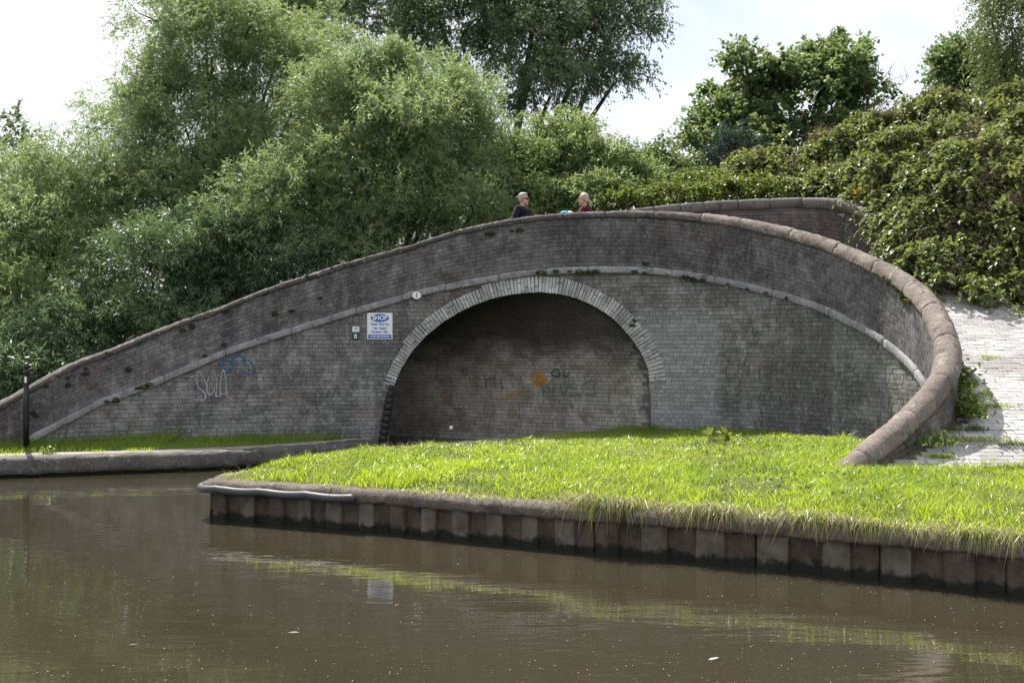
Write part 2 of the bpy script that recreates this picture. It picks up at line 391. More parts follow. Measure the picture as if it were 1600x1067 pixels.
# ------------------------------------------------------------------ wall curves
class Wall:
    def __init__(s, table, half):
        tb = np.array(table, float); s.half = half
        X = (tb[:, 0] - CX) / F * tb[:, 1]; Y = tb[:, 1]; Z = EYE - (tb[:, 2] - CY) / F * Y
        P = np.stack([X, Y, Z], 1)
        Q = np.vstack([2 * P[0] - P[1], P, 2 * P[-1] - P[-2]]); out = []
        for i in range(1, len(Q) - 2):
            for t in np.linspace(0, 1, 24, endpoint=False):
                a, b, c, d = Q[i - 1], Q[i], Q[i + 1], Q[i + 2]
                out.append(.5 * ((2 * b) + (-a + c) * t + (2 * a - 5 * b + 4 * c - d) * t * t + (-a + 3 * b - 3 * c + d) * t ** 3))
        out.append(P[-1]); D = np.array(out)
        ker = np.hanning(31); ker /= ker.sum()
        pad = np.vstack([D[0] + (D[0] - D[15:0:-1]), D, D[-1] + (D[-1] - D[-2:-17:-1])])
        for k in range(2): D[:, k] = np.convolve(pad[:, k], ker, 'valid')
        L = np.concatenate([[0], np.cumsum(np.linalg.norm(np.diff(D[:, :2], axis=0), axis=1))])
        s.L = L[-1]; n = int(s.L / .02) + 1; s.s = np.linspace(0, s.L, n)
        s.P = np.stack([np.interp(s.s, L, D[:, k]) for k in range(3)], 1)
        T = np.gradient(s.P[:, :2], axis=0); T = norm(T); s.T = T; s.Nn = np.stack([T[:, 1], -T[:, 0]], 1)
        s.px = CX + F * s.P[:, 0] / s.P[:, 1]; s.imax = int(np.argmax(s.px))
    def I(s, arr, q): return np.interp(q, s.s, arr)
    def top(s, q): return s.I(s.P[:, 2], q)
    def pt(s, q, z, d):
        q = np.asarray(q, float); d = np.asarray(d, float)
        x = s.I(s.P[:, 0], q) + s.I(s.Nn[:, 0], q) * d; y = s.I(s.P[:, 1], q) + s.I(s.Nn[:, 1], q) * d
        return np.stack(np.broadcast_arrays(x, y, np.asarray(z, float)), -1)
    def s_of_px(s, px, d=None):
        d = s.half if d is None else d
        P = s.P[:, :2] + s.Nn * d; q = CX + F * P[:, 0] / P[:, 1]; k = int(np.argmax(q))
        return np.interp(px, q[:k + 1], s.s[:k + 1])
    def of_px(s, px, py):
        """(s,z) on the front face for an image point"""
        q = s.s_of_px(px); Y = s.pt(q, 0 * q, s.half)[..., 1]
        return q, EYE - (np.asarray(py, float) - CY) / F * Y
    def frame(s, q):
        t = np.array([s.I(s.T[:, 0], q), s.I(s.T[:, 1], q)]); t /= np.linalg.norm(t)
        return Vector((t[0], t[1], 0)), Vector((t[1], -t[0], 0))

BR = Wall([(-150, 17.5, 690), (-70, 18.1, 657), (0, 18.6, 626), (107, 19.25, 570), (171, 19.6, 545), (249, 20.0, 513), (342, 20.4, 480), (427, 20.7, 447), (499, 20.9, 424),
           (559, 21.0, 405), (630, 21.1, 387), (648, 21.12, 382), (660, 21.13, 376), (720, 21.17, 359), (800, 21.2, 343), (870, 21.2, 335), (940, 21.15, 331), (1000, 21.0, 330),
           (1080, 20.7, 333), (1150, 20.25, 340), (1200, 19.85, 349), (1280, 19.1, 367), (1350, 18.25, 393), (1403, 17.5, 419), (1443, 16.7, 447), (1471, 15.9, 483), (1485, 15.25, 524),
           (1482, 14.75, 563), (1461, 14.35, 599), (1426, 14.0, 635), (1388, 13.7, 668), (1349, 13.42, 699), (1298, 13.1, 740)], .175)

_sx, _sz = BR.of_px(np.array([53, 157, 228, 271, 356, 427, 559, 640, 720, 800, 870, 930, 1000, 1080, 1150, 1230, 1300, 1360, 1400, 1432.]),
                    np.array([676, 622, 597, 579, 543, 520, 479, 456, 438, 424, 417, 415.5, 416, 425, 438, 457, 482, 513, 541, 572.]))
def string_top(q):
    q = np.asarray(q, float); z = np.interp(q, _sx, _sz)
    z = np.where(q > _sx[-1], _sz[-1] - (q - _sx[-1]) * .42, z)
    return np.where(q < _sx[0], _sz[0] - (_sx[0] - q) * .43, z)
STR_H = .13
def cop_h(q):
    return np.interp(q, [0, BR.s_of_px(700), BR.s_of_px(1000), BR.s_of_px(1200), BR.L], [.105, .105, .14, .20, .23])

# arch, traced on the face as (s, z)
_a, _b = BR.of_px(np.array([604, 607, 611, 617, 628, 642, 665, 692, 720, 749, 776, 803, 838, 874, 898, 920, 940, 956, 973, 988, 1000, 1009, 1014, 1016, 1016.4, 1016.8, 1017.]),
                  np.array([720, 676, 640, 597, 574, 551, 525, 503, 486, 473, 464.5, 459, 456, 459, 465, 474, 485, 496, 512, 530, 548, 565, 580, 594, 629, 665, 720.]))
def resample(p, n):
    L = np.concatenate([[0], np.cumsum(np.linalg.norm(np.diff(p, axis=0), axis=1))]); t = np.linspace(0, L[-1], n)
    return np.stack([np.interp(t, L, p[:, k]) for k in range(p.shape[1])], 1)
INTR = resample(np.stack([_a, _b], 1), 400)
_k = np.hanning(15); _k /= _k.sum()
_pp = np.vstack([np.repeat(INTR[:1], 7, 0), INTR, np.repeat(INTR[-1:], 7, 0)])
_sm = np.stack([np.convolve(_pp[:, k], _k, 'valid') for k in range(2)], 1); _sm[:8] = INTR[:8]; _sm[-8:] = INTR[-8:]; INTR = _sm
_t = norm(np.gradient(INTR, axis=0)); INTRN = np.stack([-_t[:, 1], _t[:, 0]], 1)       # outward from the opening
SP_L = float(np.interp(0, [0], [0])) if False else int(np.argmin(np.abs(INTR[:200, 1] - BR.of_px(617., 600.)[1])))
SP_R = 200 + int(np.argmin(np.abs(INTR[200:, 1] - BR.of_px(1016., 592.)[1])))
ring_t = np.interp(np.arange(400), [SP_L, SP_L + 50, 200, SP_R], [.20, .25, .30, .30])
EXTR = INTR + INTRN * ring_t[:, None]
def opening(z):
    """s-interval the wall bricks must leave free at height z"""
    use = EXTR if z > INTR[SP_L, 1] - .02 else INTR
    top = use[:, 1].max()
    if z >= top: return None
    k = int(np.argmax(use[:, 1])); l, r = use[:k + 1], use[k:][::-1]
    o = np.argsort(l[:, 1]); o2 = np.argsort(r[:, 1])
    return np.interp(z, l[o, 1], l[o, 0]), np.interp(z, r[o2, 1], r[o2, 0])

# ------------------------------------------------------------------ generic brick field
def brick_variants(L, Hh, mat, name, n=6, depth=.03, inset=.0025):
    out = []
    for k in range(n):
        j = lambda a: rng.uniform(-a, a)
        x, z = L / 2, Hh / 2
        V = [(-x, -depth, -z), (x, -depth, -z), (x, -depth, z), (-x, -depth, z),
             (-x, -inset, -z), (x, -inset, -z), (x, -inset, z), (-x, -inset, z)]
        V += [(sx * (x - inset - abs(j(.0012))), j(.0006), sz * (z - inset - abs(j(.001)))) for sx, sz in ((-1, -1), (1, -1), (1, 1), (-1, 1))]
        V = [(a, -b, c) for a, b, c in V]          # +depth goes into the wall (local y), face looks to -y
        Fc = []
        for a, b in ((0, 4), (4, 8)):
            for i in range(4): Fc.append((a + i, a + (i + 1) % 4, b + (i + 1) % 4, b + i))
        Fc.append((8, 9, 10, 11))
        me = mesh_py(name, V, Fc, mat); at_ = me.attributes.new('rnd', 'FLOAT', 'FACE')
        at_.data.foreach_set('value', np.full(len(me.polygons), (k + rng.uniform(.1, .9)) / n, np.float32)); out.append(me)
    return out

def emit_bricks(parent, wall, bricks, mat, n_obj, face_d, name='brick', rest='brickwork', hidden=None):
    """bricks: (s0, s1, fz, slope) with fz(s) -> (z0, z1).  Those that show largest become objects, the rest one 'stuff' part."""
    info = []
    for (s0, s1, z0, z1, v) in bricks:
        sm = (s0 + s1) / 2; sh = float(v(sm)) if v else 0
        c = wall.pt(sm, sh + (z0 + z1) / 2, face_d); t, n = wall.frame(sm)
        view = np.array([0, 0, EYE]) - c; dist = np.linalg.norm(view); face = max(0, (view[0] * n.x + view[1] * n.y) / dist)
        px, py = CX + F * c[0] / c[1], CY - F * (c[2] - EYE) / c[1]
        vis = 1.0 if (0 < px < 1600 and 0 < py < 1067 and (hidden is None or not hidden(px, py, sm))) else 0.0
        info.append(((s1 - s0) * (z1 - z0) * face / dist ** 2 * vis, c, sm))
    order = np.argsort([-i[0] for i in info]); chosen = set(int(k) for k in order[:n_obj] if info[k][0] > 0)
    cache = {}
    V = []; Fc = []; A = []
    for k, (s0, s1, z0, z1, v) in enumerate(bricks):
        if k in chosen:
            L, Hh = round(s1 - s0, 2), round(z1 - z0, 3)
            if (L, Hh) not in cache: cache[(L, Hh)] = brick_variants(L, Hh, mat, name)
            me = cache[(L, Hh)][int(rng.integers(6))]
            o = bpy.data.objects.new(name, me); COL.objects.link(o)
            t, n = wall.frame(info[k][2])
            if v:
                e = .1; sl = (float(v(info[k][2] + e)) - float(v(info[k][2] - e))) / (2 * e); t = Vector((t.x, t.y, sl)).normalized()
            up = t.cross(-n).normalized()
            c = info[k][1] + np.array(n) * np.clip(rng.normal(.0005, .002), -.001, .004)
            o.matrix_world = Matrix(((t.x, -n.x, up.x, c[0]), (t.y, -n.y, up.y, c[1]), (t.z, -n.z, up.z, c[2]), (0, 0, 0, 1)))
            mw = o.matrix_world.copy(); o.parent = parent; o.matrix_parent_inverse = Matrix.Translation(-Vector(parent.location)); o.matrix_basis = mw
            continue
        d0 = face_d - .03; d1 = face_d + np.clip(rng.normal(.0005, .002), -.001, .004); i1, i2 = .003, .003
        S = np.array([s0, s1, s1, s0, s0, s1, s1, s0, s0 + i1, s1 - i1, s1 - i1, s0 + i1])
        Z = np.array([z0, z0, z1, z1, z0, z0, z1, z1, z0 + i2, z0 + i2, z1 - i2, z1 - i2]); Dd = np.array([d0] * 4 + [d1 - .003] * 4 + [d1] * 4) + rng.normal(0, .001, 12)
        if v: Z = Z + v(S)
        b = len(V) * 12; V.append(wall.pt(S, Z, Dd))
        for a, c in ((0, 4), (4, 8)):
            for i in range(4): Fc.append((b + a + i, b + a + (i + 1) % 4, b + c + (i + 1) % 4, b + c + i))
        Fc.append((b + 8, b + 9, b + 10, b + 11)); A += [rng.random()] * 9
    if V:
        o = link(rest, mesh_np(rest, np.vstack(V), Fc, mat, attr=A), parent); o['kind'] = 'stuff'
    return

def courses(s_lo, s_hi, zlist, bond_seed=0):
    out = []; r = np.random.default_rng(bond_seed)
    for i, z in enumerate(zlist):
        Lb = .225 if (i % 2 == 0) else .1125
        s = s_lo - r.uniform(0, .2)
        while s < s_hi:
            L2 = Lb if r.random() > .12 else (.3375 - Lb)
            out.append((s + .0042, s + L2 - .0042, z + .004, z + .071)); s += L2
    return out

# ------------------------------------------------------------------ the setting: silt, water, banks, ground
def sheet(name, x0, x1, y0, y1, z, mat):
    return tag(link(name, mesh_py(name, [(x0, y0, z), (x1, y0, z), (x1, y1, z), (x0, y1, z)], [(0, 1, 2, 3)], mat)), kind='structure')
g0 = sheet('ground', -3000, 3000, -3000, 3000, -1.1, M['silt'])
wat = sheet('water', -60, 40, -45, 60, 0.0, M['water'])

def poly_offset_inside(poly, pts):
    """signed distance (positive inside) of pts to polygon"""
    poly = np.asarray(poly, float); pts = np.asarray(pts, float); n = len(poly)
    ins = np.zeros(len(pts), bool); dist = np.full(len(pts), 1e9)
    for i in range(n):
        a, b = poly[i], poly[(i + 1) % n]
        cond = (a[1] > pts[:, 1]) != (b[1] > pts[:, 1])
        with np.errstate(divide='ignore', invalid='ignore'):
            xi = (b[0] - a[0]) * (pts[:, 1] - a[1]) / (b[1] - a[1]) + a[0]
        ins ^= cond & (pts[:, 0] < xi)
        ab = b - a; t = np.clip(((pts - a) @ ab) / (ab @ ab), 0, 1); dist = np.minimum(dist, np.linalg.norm(pts - a - t[:, None] * ab, axis=1))
    return np.where(ins, dist, -dist)

def water_pt(px, py): 
    Y = F * EYE / (py - CY); return [(px - CX) / F * Y, Y]
FRONT = [(-3.62, 13.75), (-3.66, 13.50), (-3.55, 13.30), (-3.25, 13.18)] + [tuple(water_pt(a, b)) for a, b in ((450, 820.5), (603, 833), (767, 850), (915, 864), (1061, 876), (1207, 890), (1407, 911), (1567, 930), (1750, 951))] + [(6.6, 7.7), (9.5, 6.2), (14, 4.2)]
BACK = [(14, 13.4), (7.5, 13.4), (4.05, 13.35), (5.55, 14.4), (6.0, 15.5), (5.7, 17.2), (4.8, 18.9), (3.6, 20.2), (2.6, 20.98), (2.2, 21.3), (1.2, 20.4), (.0, 19.3), (-1.2, 17.9), (-2.2, 16.4), (-3.0, 15.0), (-3.45, 14.2)]
ISL = np.array(FRONT + BACK)
FR = np.array(FRONT)
def edge_y(x): 
    f = FR[3:]; return np.interp(x, f[:, 0], f[:, 1])
def isl_z(x, y):
    x = np.asarray(x, float); y = np.asarray(y, float)
    d = np.clip(poly_offset_inside(ISL[:-1], np.stack([np.ravel(x), np.ravel(y)], 1)).reshape(x.shape) - .12, 0, None)
    fr_ = np.clip((y - edge_y(x) - .15) / 1.5, 0, 1); d = np.minimum(np.clip(d / .7, 0, 1), fr_); d = d * (2 - d)
    k_ = np.clip((y - 15.0) / 3.2, 0, 1); k_ = 1 - k_ * k_ * (3 - 2 * k_) * np.interp(x, [2.6, 4.6], [.9, .15]); d = d * k_
    return .435 + .19 * d + .018 * vnoise(x, y, 3, 3.0) * np.clip(d * 3, 0, 1)
def tri_grid(name, poly, step, zf, mat, z_skirt=None):
    x0, y0 = poly.min(0) - step; x1, y1 = poly.max(0) + step
    xs = np.arange(x0, x1, step); ys = np.arange(y0, y1, step)
    gx, gy = np.meshgrid(xs, ys, indexing='ij'); P = np.stack([gx.ravel(), gy.ravel()], 1)
    ins = poly_offset_inside(poly, P); keep = ins > step * .35
    bm = bmesh.new()
    ring = resample(np.vstack([poly, poly[:1]]), max(8, int(np.linalg.norm(np.diff(np.vstack([poly, poly[:1]]), axis=0), axis=1).sum() / step)))[:-1]
    from mathutils.geometry import delaunay_2d_cdt
    pts = [Vector(p) for p in ring] + [Vector(p) for p in P[keep]]
    n = len(ring); edges = [(i, (i + 1) % n) for i in range(n)]
    vo, eo, fo, *_ = delaunay_2d_cdt(pts, edges, [], 1, 1e-5)
    XY = np.array([tuple(v) for v in vo]); Z = zf(XY[:, 0], XY[:, 1])
    V = [tuple(p) for p in np.column_stack([XY, Z])]; Fc = [tuple(f) for f in fo]
    if z_skirt is not None:
        b = len(V); rz = zf(ring[:, 0], ring[:, 1])
        V += [(p[0], p[1], z) for p, z in zip(ring, rz)] + [(p[0], p[1], z_skirt) for p in ring]
        Fc += [(b + i, b + (i + 1) % n, b + n + (i + 1) % n, b + n + i) for i in range(n)]
    bm.free()
    return tag(link(name, fix_normals(mesh_py(name, V, Fc, mat))), kind='structure')
_in = resample(FR, 60); _tn = norm(np.gradient(_in, axis=0)); ISLM = np.vstack([_in + np.stack([-_tn[:, 1], _tn[:, 0]], 1) * .16, BACK])
island = tri_grid('grass_bank', ISLM, .3, isl_z, M['turf'], -.9)

# the left bank: paved edge strip, then turf up to the bridge wall
LEDGE = np.array([(-40, 10.5), (-20, 14.0), (-12, 15.9), (-7.87, 17.3), (-6.3, 17.85), (-4.9, 18.38), (-3.9, 18.95), (-3.1, 19.75), (-2.55, 20.5), (-2.34, 21.1), (-2.9, 22.0), (-5.5, 24.6)])
def offs(poly, d):
    t = norm(np.gradient(poly, axis=0)); return poly + np.stack([-t[:, 1], t[:, 0]], 1) * d
LIN = offs(LEDGE, .52)
def lb_z(x, y): 
    d = np.interp(x, LIN[:, 0], LIN[:, 1]); return .31 + .14 * np.clip((y - d) / 1.6, 0, 1) + .015 * vnoise(x, y, 5, 3)
LTURF = np.vstack([LIN[:9], [(-2.75, 21.6), (-6.2, 25.2), (-40, 25.2)]])
tri_grid('towpath_verge', LTURF, .35, lb_z, M['turf'], -.5)
# canal edge of the left bank
ew = empty('canal_edge_wall', (-7.87, 17.3, 0)); tag(ew, 'rough grey concrete canal edge below the shaded grass strip and post', 'canal edge')
def sweep(poly, prof, name, mat, parent, jit=0.0, seg=.12, s0=None, s1=None, smooth=True, close=True):
    L = np.concatenate([[0], np.cumsum(np.linalg.norm(np.diff(poly, axis=0), axis=1))])
    a, b = (0 if s0 is None else s0), (L[-1] if s1 is None else s1)
    t = np.linspace(a, b, max(2, int((b - a) / seg) + 1)); c = np.stack([np.interp(t, L, poly[:, k]) for k in range(2)], 1)
    tn = norm(np.gradient(c, axis=0)); nn = np.stack([-tn[:, 1], tn[:, 0]], 1)
    m = len(prof); V = []
    for i in range(len(t)):
        for (o, z) in prof:
            j = rng.normal(0, jit, 2) if jit else (0, 0)
            V.append((c[i, 0] + nn[i, 0] * (o + j[0]), c[i, 1] + nn[i, 1] * (o + j[0]), z + j[1]))
    Fc = [(i * m + k, (i + 1) * m + k, (i + 1) * m + (k + 1) % m, i * m + (k + 1) % m) for i in range(len(t) - 1) for k in range(m if close else m - 1)]
    if close: Fc += [tuple(range(m)), tuple((len(t) - 1) * m + k for k in range(m))[::-1]]
    return link(name, fix_normals(mesh_py(name, V, Fc, mat, smooth)), parent)
LE = resample(LEDGE, 300); LE = LE[(LE[:, 0] > -14)]
sweep(LE, [(.0, .05), (-.005, .12), (.0, .24), (.03, .285), (.10, .30), (.30, .302), (.30, .05)], 'capping_beam', M['concrete'], ew, .007)
sweep(LE, [(.09, -.8), (.09, .06), (.25, .06), (.25, -.8)], 'footing', M['bank_soil'], ew, 0)
strip = sweep(LE, [(.29, .296), (.45, .312), (.66, .318), (.66, -.3), (.29, -.3)], 'towpath_edge_path', M['towpath'], None, .003); strip['kind'] = 'structure'

# ground beyond the bridge and the bramble bank on the right
YE = np.array([(-4, 23.9), (1.0, 24.0), (4, 23.85), (6.1, 23.2), (7.0, 22.2), (7.5, 21.0), (8.0, 19.5), (9.2, 19.0), (13, 18.3), (30, 16)])
def mound_z(x, y):
    ye = np.interp(x, YE[:, 0], YE[:, 1]); base = np.interp(x, [-4, 1, 3, 6, 7, 8, 9, 30], [3.2, 3.6, 4.45, 4.7, 3.9, 2.7, 2.6, 2.6])
    crest = np.interp(x, [1, 3, 5, 7, 9, 12, 30], [3.6, 4.7, 5.2, 5.75, 6.05, 6.3, 6.4])
    t = np.clip((y - ye) / 4.2, 0, 1); z = base + (crest - base) * (t * (2 - t)); back = np.clip((y - ye - 9) / 12, 0, 1)
    return (z - (z - 1.5) * back * back * (3 - 2 * back)) + .12 * vnoise(x, y, 8, 1.6)
MND = np.vstack([YE, [(30, 48), (-4, 48)]])
tri_grid('bank_slope', MND, .55, mound_z, M['bank_soil'], 0.0)
tag(link('meadow', mesh_py('meadow', [(-900, 25, .4), (-4.2, 25, .4), (-4.2, 46, .4), (900, 46, .4), (900, 2500, .4), (-900, 2500, .4)], [(0, 1, 2, 3, 4, 5)], M['ground'])), kind='structure')

# ramp path
def path_z(y):
    y = np.asarray(y, float); z = .585 + .40 * (y - 13.42); return np.where(z > 3.3, 3.3, np.maximum(z, .585))
def wall_back_x(y, extra=.0):
    """x of the path-side wall face at depth y, near the right-hand curl"""
    P = BR.P[BR.s > BR.s_of_px(1150)]; Nn = BR.Nn[BR.s > BR.s_of_px(1150)]; Q = P[:, :2] - Nn * (.095 + extra)
    o = np.argsort(Q[:, 1]); return np.interp(y, Q[o, 1], Q[o, 0])
ys = np.concatenate([np.arange(13.38, 20.3, .1), [20.3, 21, 22, 23.2]])
V = []; Fc = []
for i, y in enumerate(ys):
    xl = float(wall_back_x(y)) - .05 if y < 20.3 else 3.4
    xr = float(np.interp(y, [13, 18.5, 19, 19.5, 21, 22.2, 23.2], [11, 11, 9.6, 8.2, 7.7, 7.2, 6.3]))
    for k in range(2): V.append(((xl, xr)[k], y, float(path_z(y)) - .012))
Fc = [(2 * i, 2 * i + 1, 2 * i + 3, 2 * i + 2) for i in range(len(ys) - 1)]
path = tag(link('ramp_path', fix_normals(mesh_py('ramp_path', V, Fc, M['joint']))), kind='structure')
# pavers
def paver_mesh(k):
    x, y, h = .0965, .0465, .02; b = .004
    V = [(-x, -y, -h), (x, -y, -h), (x, y, -h), (-x, y, -h), (-x, -y, -b), (x, -y, -b), (x, y, -b), (-x, y, -b)] + [(sx * (x - b), sy * (y - b), rng.uniform(-.001, .001)) for sx, sy in ((-1, -1), (1, -1), (1, 1), (-1, 1))]
    Fq = []
    for a, c in ((0, 4), (4, 8)):
        for i in range(4): Fq.append((a + i, a + (i + 1) % 4, c + (i + 1) % 4, c + i))
    Fq.append((8, 9, 10, 11)); me = mesh_py('paver', V, Fq, M['paver']); a = me.attributes.new('rnd', 'FLOAT', 'FACE')
    a.data.foreach_set('value', np.full(9, (k + .5) / 8, np.float32)); return me
PM = [paver_mesh(k) for k in range(8)]
PMV = [np.array([v.co[:] for v in m.vertices]) for m in PM]; PMF = [tuple(p.vertices) for p in PM[0].polygons]
cand = []
sl = math.atan(.4); ca, sa = math.cos(sl), math.sin(sl)
row = 0; y = 13.50
while y < 20.1:
    xl = float(wall_back_x(y, .0)) + .09; xr = float(np.interp(y, [13, 18.5, 19, 19.5, 20.2], [10.9, 10.9, 9.4, 8.1, 7.8])) 
    ph = .1 if row % 2 else 0.; x = math.ceil((xl - ph) / .2) * .2 + ph
    while x < xr:
        gone = False
        for wy in (14.02, 14.35, 17.6, 18.3):      # worn, weed-filled joints
            pass
        cand.append((x, y, float(path_z(y)))); x += .2
    y += .1 * ca; row += 1
sc_ = [((1 / (c[1] ** 2)) if (CX + F * c[0] / c[1] < 1600) else 0) for c in cand]
order = np.argsort([-v for v in sc_]); chosen = set(int(k) for k in order[:300])
V = []; Fc = []; A = []
RX = Matrix.Rotation(sl, 4, 'X')
for k, (x, y, z) in enumerate(cand):
    j = rng.normal(0, .003, 3); rz = rng.normal(0, .012)
    Mx = Matrix.Translation((x + j[0], y + j[1] * .6, z + j[2] * .8)) @ RX @ Matrix.Rotation(rz, 4, 'Z') @ Matrix.Rotation(rng.normal(0, .008), 4, 'Y')
    vi = int(rng.integers(8))
    if k in chosen:
        o = bpy.data.objects.new('paver', PM[vi]); COL.objects.link(o); o.parent = path; o.matrix_basis = Mx
    else:
        mm = np.array(Mx); v = PMV[vi] @ mm[:3, :3].T + mm[:3, 3]; b = len(V) * 12; V.append(v); Fc += [tuple(b + i for i in f) for f in PMF]; A += [rng.random()] * 9
o = link('paving', mesh_np('paving', np.vstack(V), Fc, M['paver'], attr=A), path); o['kind'] = 'stuff'

# ------------------------------------------------------------------ the bridge
bridge = empty('canal_bridge', tuple(BR.pt(BR.s_of_px(815), 0., 0.)))
tag(bridge, 'humped brick canal bridge with whitewashed arch and curling stone-topped parapet', 'bridge')
# core wall
S = BR.s[::3]; n = len(S)
iL, iR = INTR[0, 0], INTR[-1, 0]
zlow = np.full(n, -.9)
k = int(np.argmax(INTR[:, 1]))
m_ = (S > iL) & (S < iR)
zlow[m_] = np.interp(S[m_], np.maximum.accumulate(INTR[:, 0]), INTR[:, 1]) + .03
ztop = BR.top(S) - cop_h(S) + .01
fr = .175 - .0085
A0, B0, C0, D0 = BR.pt(S, zlow, fr), BR.pt(S, ztop, fr), BR.pt(S, ztop, -.085), BR.pt(S, zlow, -.085)
V = np.concatenate([A0, B0, C0, D0]); Fc = []
for i in range(n - 1):
    for a, b in ((0, 1), (1, 2), (2, 3), (3, 0)): Fc.append((a * n + i, a * n + i + 1, b * n + i + 1, b * n + i))
Fc += [(0, n, 2 * n, 3 * n), (n - 1, 4 * n - 1, 3 * n - 1, 2 * n - 1)]
link('wall', fix_normals(mesh_py('wall', V, Fc, M['joint_soot'])), bridge)

def hid(px, py, sm): return sm > BR.s_of_px(1428) or (py > 668)
# spandrel bricks: level courses below the string course
br = []
for (s0, s1, z0, z1) in courses(.3, BR.s_of_px(1440), np.arange(.1, 3.5, .075), 1):
    zm = (z0 + z1) / 2; sm = (s0 + s1) / 2
    if zm > string_top(sm) - STR_H * .6: continue
    op = opening(zm)
    if op and s1 > op[0] and s0 < op[1]:
        if s0 < op[0] - .03: s1 = op[0] - .004
        elif s1 > op[1] + .03: s0 = op[1] + .004
        else: continue
    br.append((s0, s1, z0, z1, None))
emit_bricks(bridge, BR, br, M['brick'], 150, .175, 'brick', 'spandrel_brickwork', hid)
# parapet bricks: courses follow the string course
br = []
for (s0, s1, z0, z1) in courses(.1, BR.s_of_px(1440) + 1.2, np.arange(.0, 1.3, .075), 2):
    sm = (s0 + s1) / 2
    if float(string_top(sm)) + (z0 + z1) / 2 > BR.top(sm) - cop_h(sm) + .02: continue
    br.append((s0, s1, z0, z1, string_top))
emit_bricks(bridge, BR, br, M['parapet_brick'], 150, .175, 'brick', 'parapet_brickwork', hid)
# path-side face of the curl
def back_v(s): return path_z(BR.pt(s, 0 * np.asarray(s, float), -.095)[..., 1]) - .15
br = []
sA = BR.s_of_px(1380)
for (s0, s1, z0, z1) in courses(sA, BR.L, np.arange(0, 1.5, .075), 3):
    sm = (s0 + s1) / 2
    if s1 > BR.L - .02 or float(back_v(sm)) + (z0 + z1) / 2 > BR.top(sm) - cop_h(sm) + .02: continue
    br.append((s0, s1, z0, z1, back_v))
V = []; Fc = []; A = []
for (s0, s1, z0, z1, v) in br:
    d1 = -.095 + rng.normal(0, .002); Sx = np.array([s0, s1, s1, s0] * 2); Z = np.array([z0, z0, z1, z1] * 2) + v(Sx); Dd = np.array([-.07] * 4 + [d1] * 4)
    b = len(V) * 8; V.append(BR.pt(Sx, Z, Dd)); Fc += [(b, b + 1, b + 5, b + 4), (b + 1, b + 2, b + 6, b + 5), (b + 2, b + 3, b + 7, b + 6), (b + 3, b, b + 4, b + 7), (b + 4, b + 5, b + 6, b + 7)]; A += [rng.random()] * 5
o = link('inner_brickwork', mesh_np('inner_brickwork', np.vstack(V), Fc, M['far_brick'], attr=A), bridge); o['kind'] = 'stuff'

# arch ring
def vous(L, k, mat):
    w = .0275; j = lambda a: rng.uniform(-a, a); b = .005
    V = [(-w, .10, 0), (w, .10, 0), (w, .10, L), (-w, .10, L), (-w, -.006, 0), (w, -.006, 0), (w, -.006, L), (-w, -.006, L)]
    V += [(sx * (w - b - abs(j(.003))), -.011 + j(.003), b + abs(j(.004)) if q == 0 else L - b - abs(j(.006))) for sx, q in ((-1, 0), (1, 0), (1, 1), (-1, 1))]
    Fq = [(0, 1, 5, 4), (1, 2, 6, 5), (2, 3, 7, 6), (3, 0, 4, 7), (4, 5, 9, 8), (5, 6, 10, 9), (6, 7, 11, 10), (7, 4, 8, 11), (8, 9, 10, 11)]
    me = mesh_py('voussoir', V, Fq, mat); a = me.attributes.new('rnd', 'FLOAT', 'FACE'); a.data.foreach_set('value', np.full(9, (k + .5) / 6, np.float32)); return me
VM = {L: [vous(L, k, M['voussoir']) for k in range(6)] for L in (.30, .19, .10, .25, .16, .08, .20)}
arc = np.concatenate([[0], np.cumsum(np.linalg.norm(np.diff(INTR, axis=0), axis=1))])
a = arc[SP_L] - .02
while a < arc[SP_R] + .03:
    p = [np.interp(a, arc, INTR[:, k]) for k in range(2)]; nn = [np.interp(a, arc, INTRN[:, k]) for k in range(2)]
    th = float(np.interp(a, arc, ring_t)); rnd = rng.random()
    if th < .23: parts = [(0, .20)]
    elif th < .28: parts = [(0, .25)] if rnd < .4 else ([(0, .16), (.168, .08)] if rnd < .7 else [(0, .08), (.088, .16)])
    else: parts = [(0, .30)] if rnd < .45 else ([(0, .19), (.199, .10)] if rnd < .72 else [(0, .10), (.109, .19)])
    t, n_ = BR.frame(p[0]); ln = math.hypot(*nn); up = (t * (nn[0] / ln) + Vector((0, 0, nn[1] / ln))).normalized(); side = up.cross(-n_).normalized()
    side = -side
    c0 = Vector(BR.pt(p[0], p[1], .175))
    for o0, L in parts:
        o = bpy.data.objects.new('voussoir', VM[L][int(rng.integers(6))]); COL.objects.link(o)
        q = c0 + up * (o0 - .004 + rng.normal(0, .003)) + n_ * rng.normal(0, .004); yy = -n_; xx = yy.cross(up)
        mw = Matrix(((xx.x, yy.x, up.x, q.x), (xx.y, yy.y, up.y, q.y), (xx.z, yy.z, up.z, q.z), (0, 0, 0, 1)))
        o.parent = bridge; o.matrix_parent_inverse = Matrix.Translation(-Vector(bridge.location)); o.matrix_basis = mw
    a += .0625

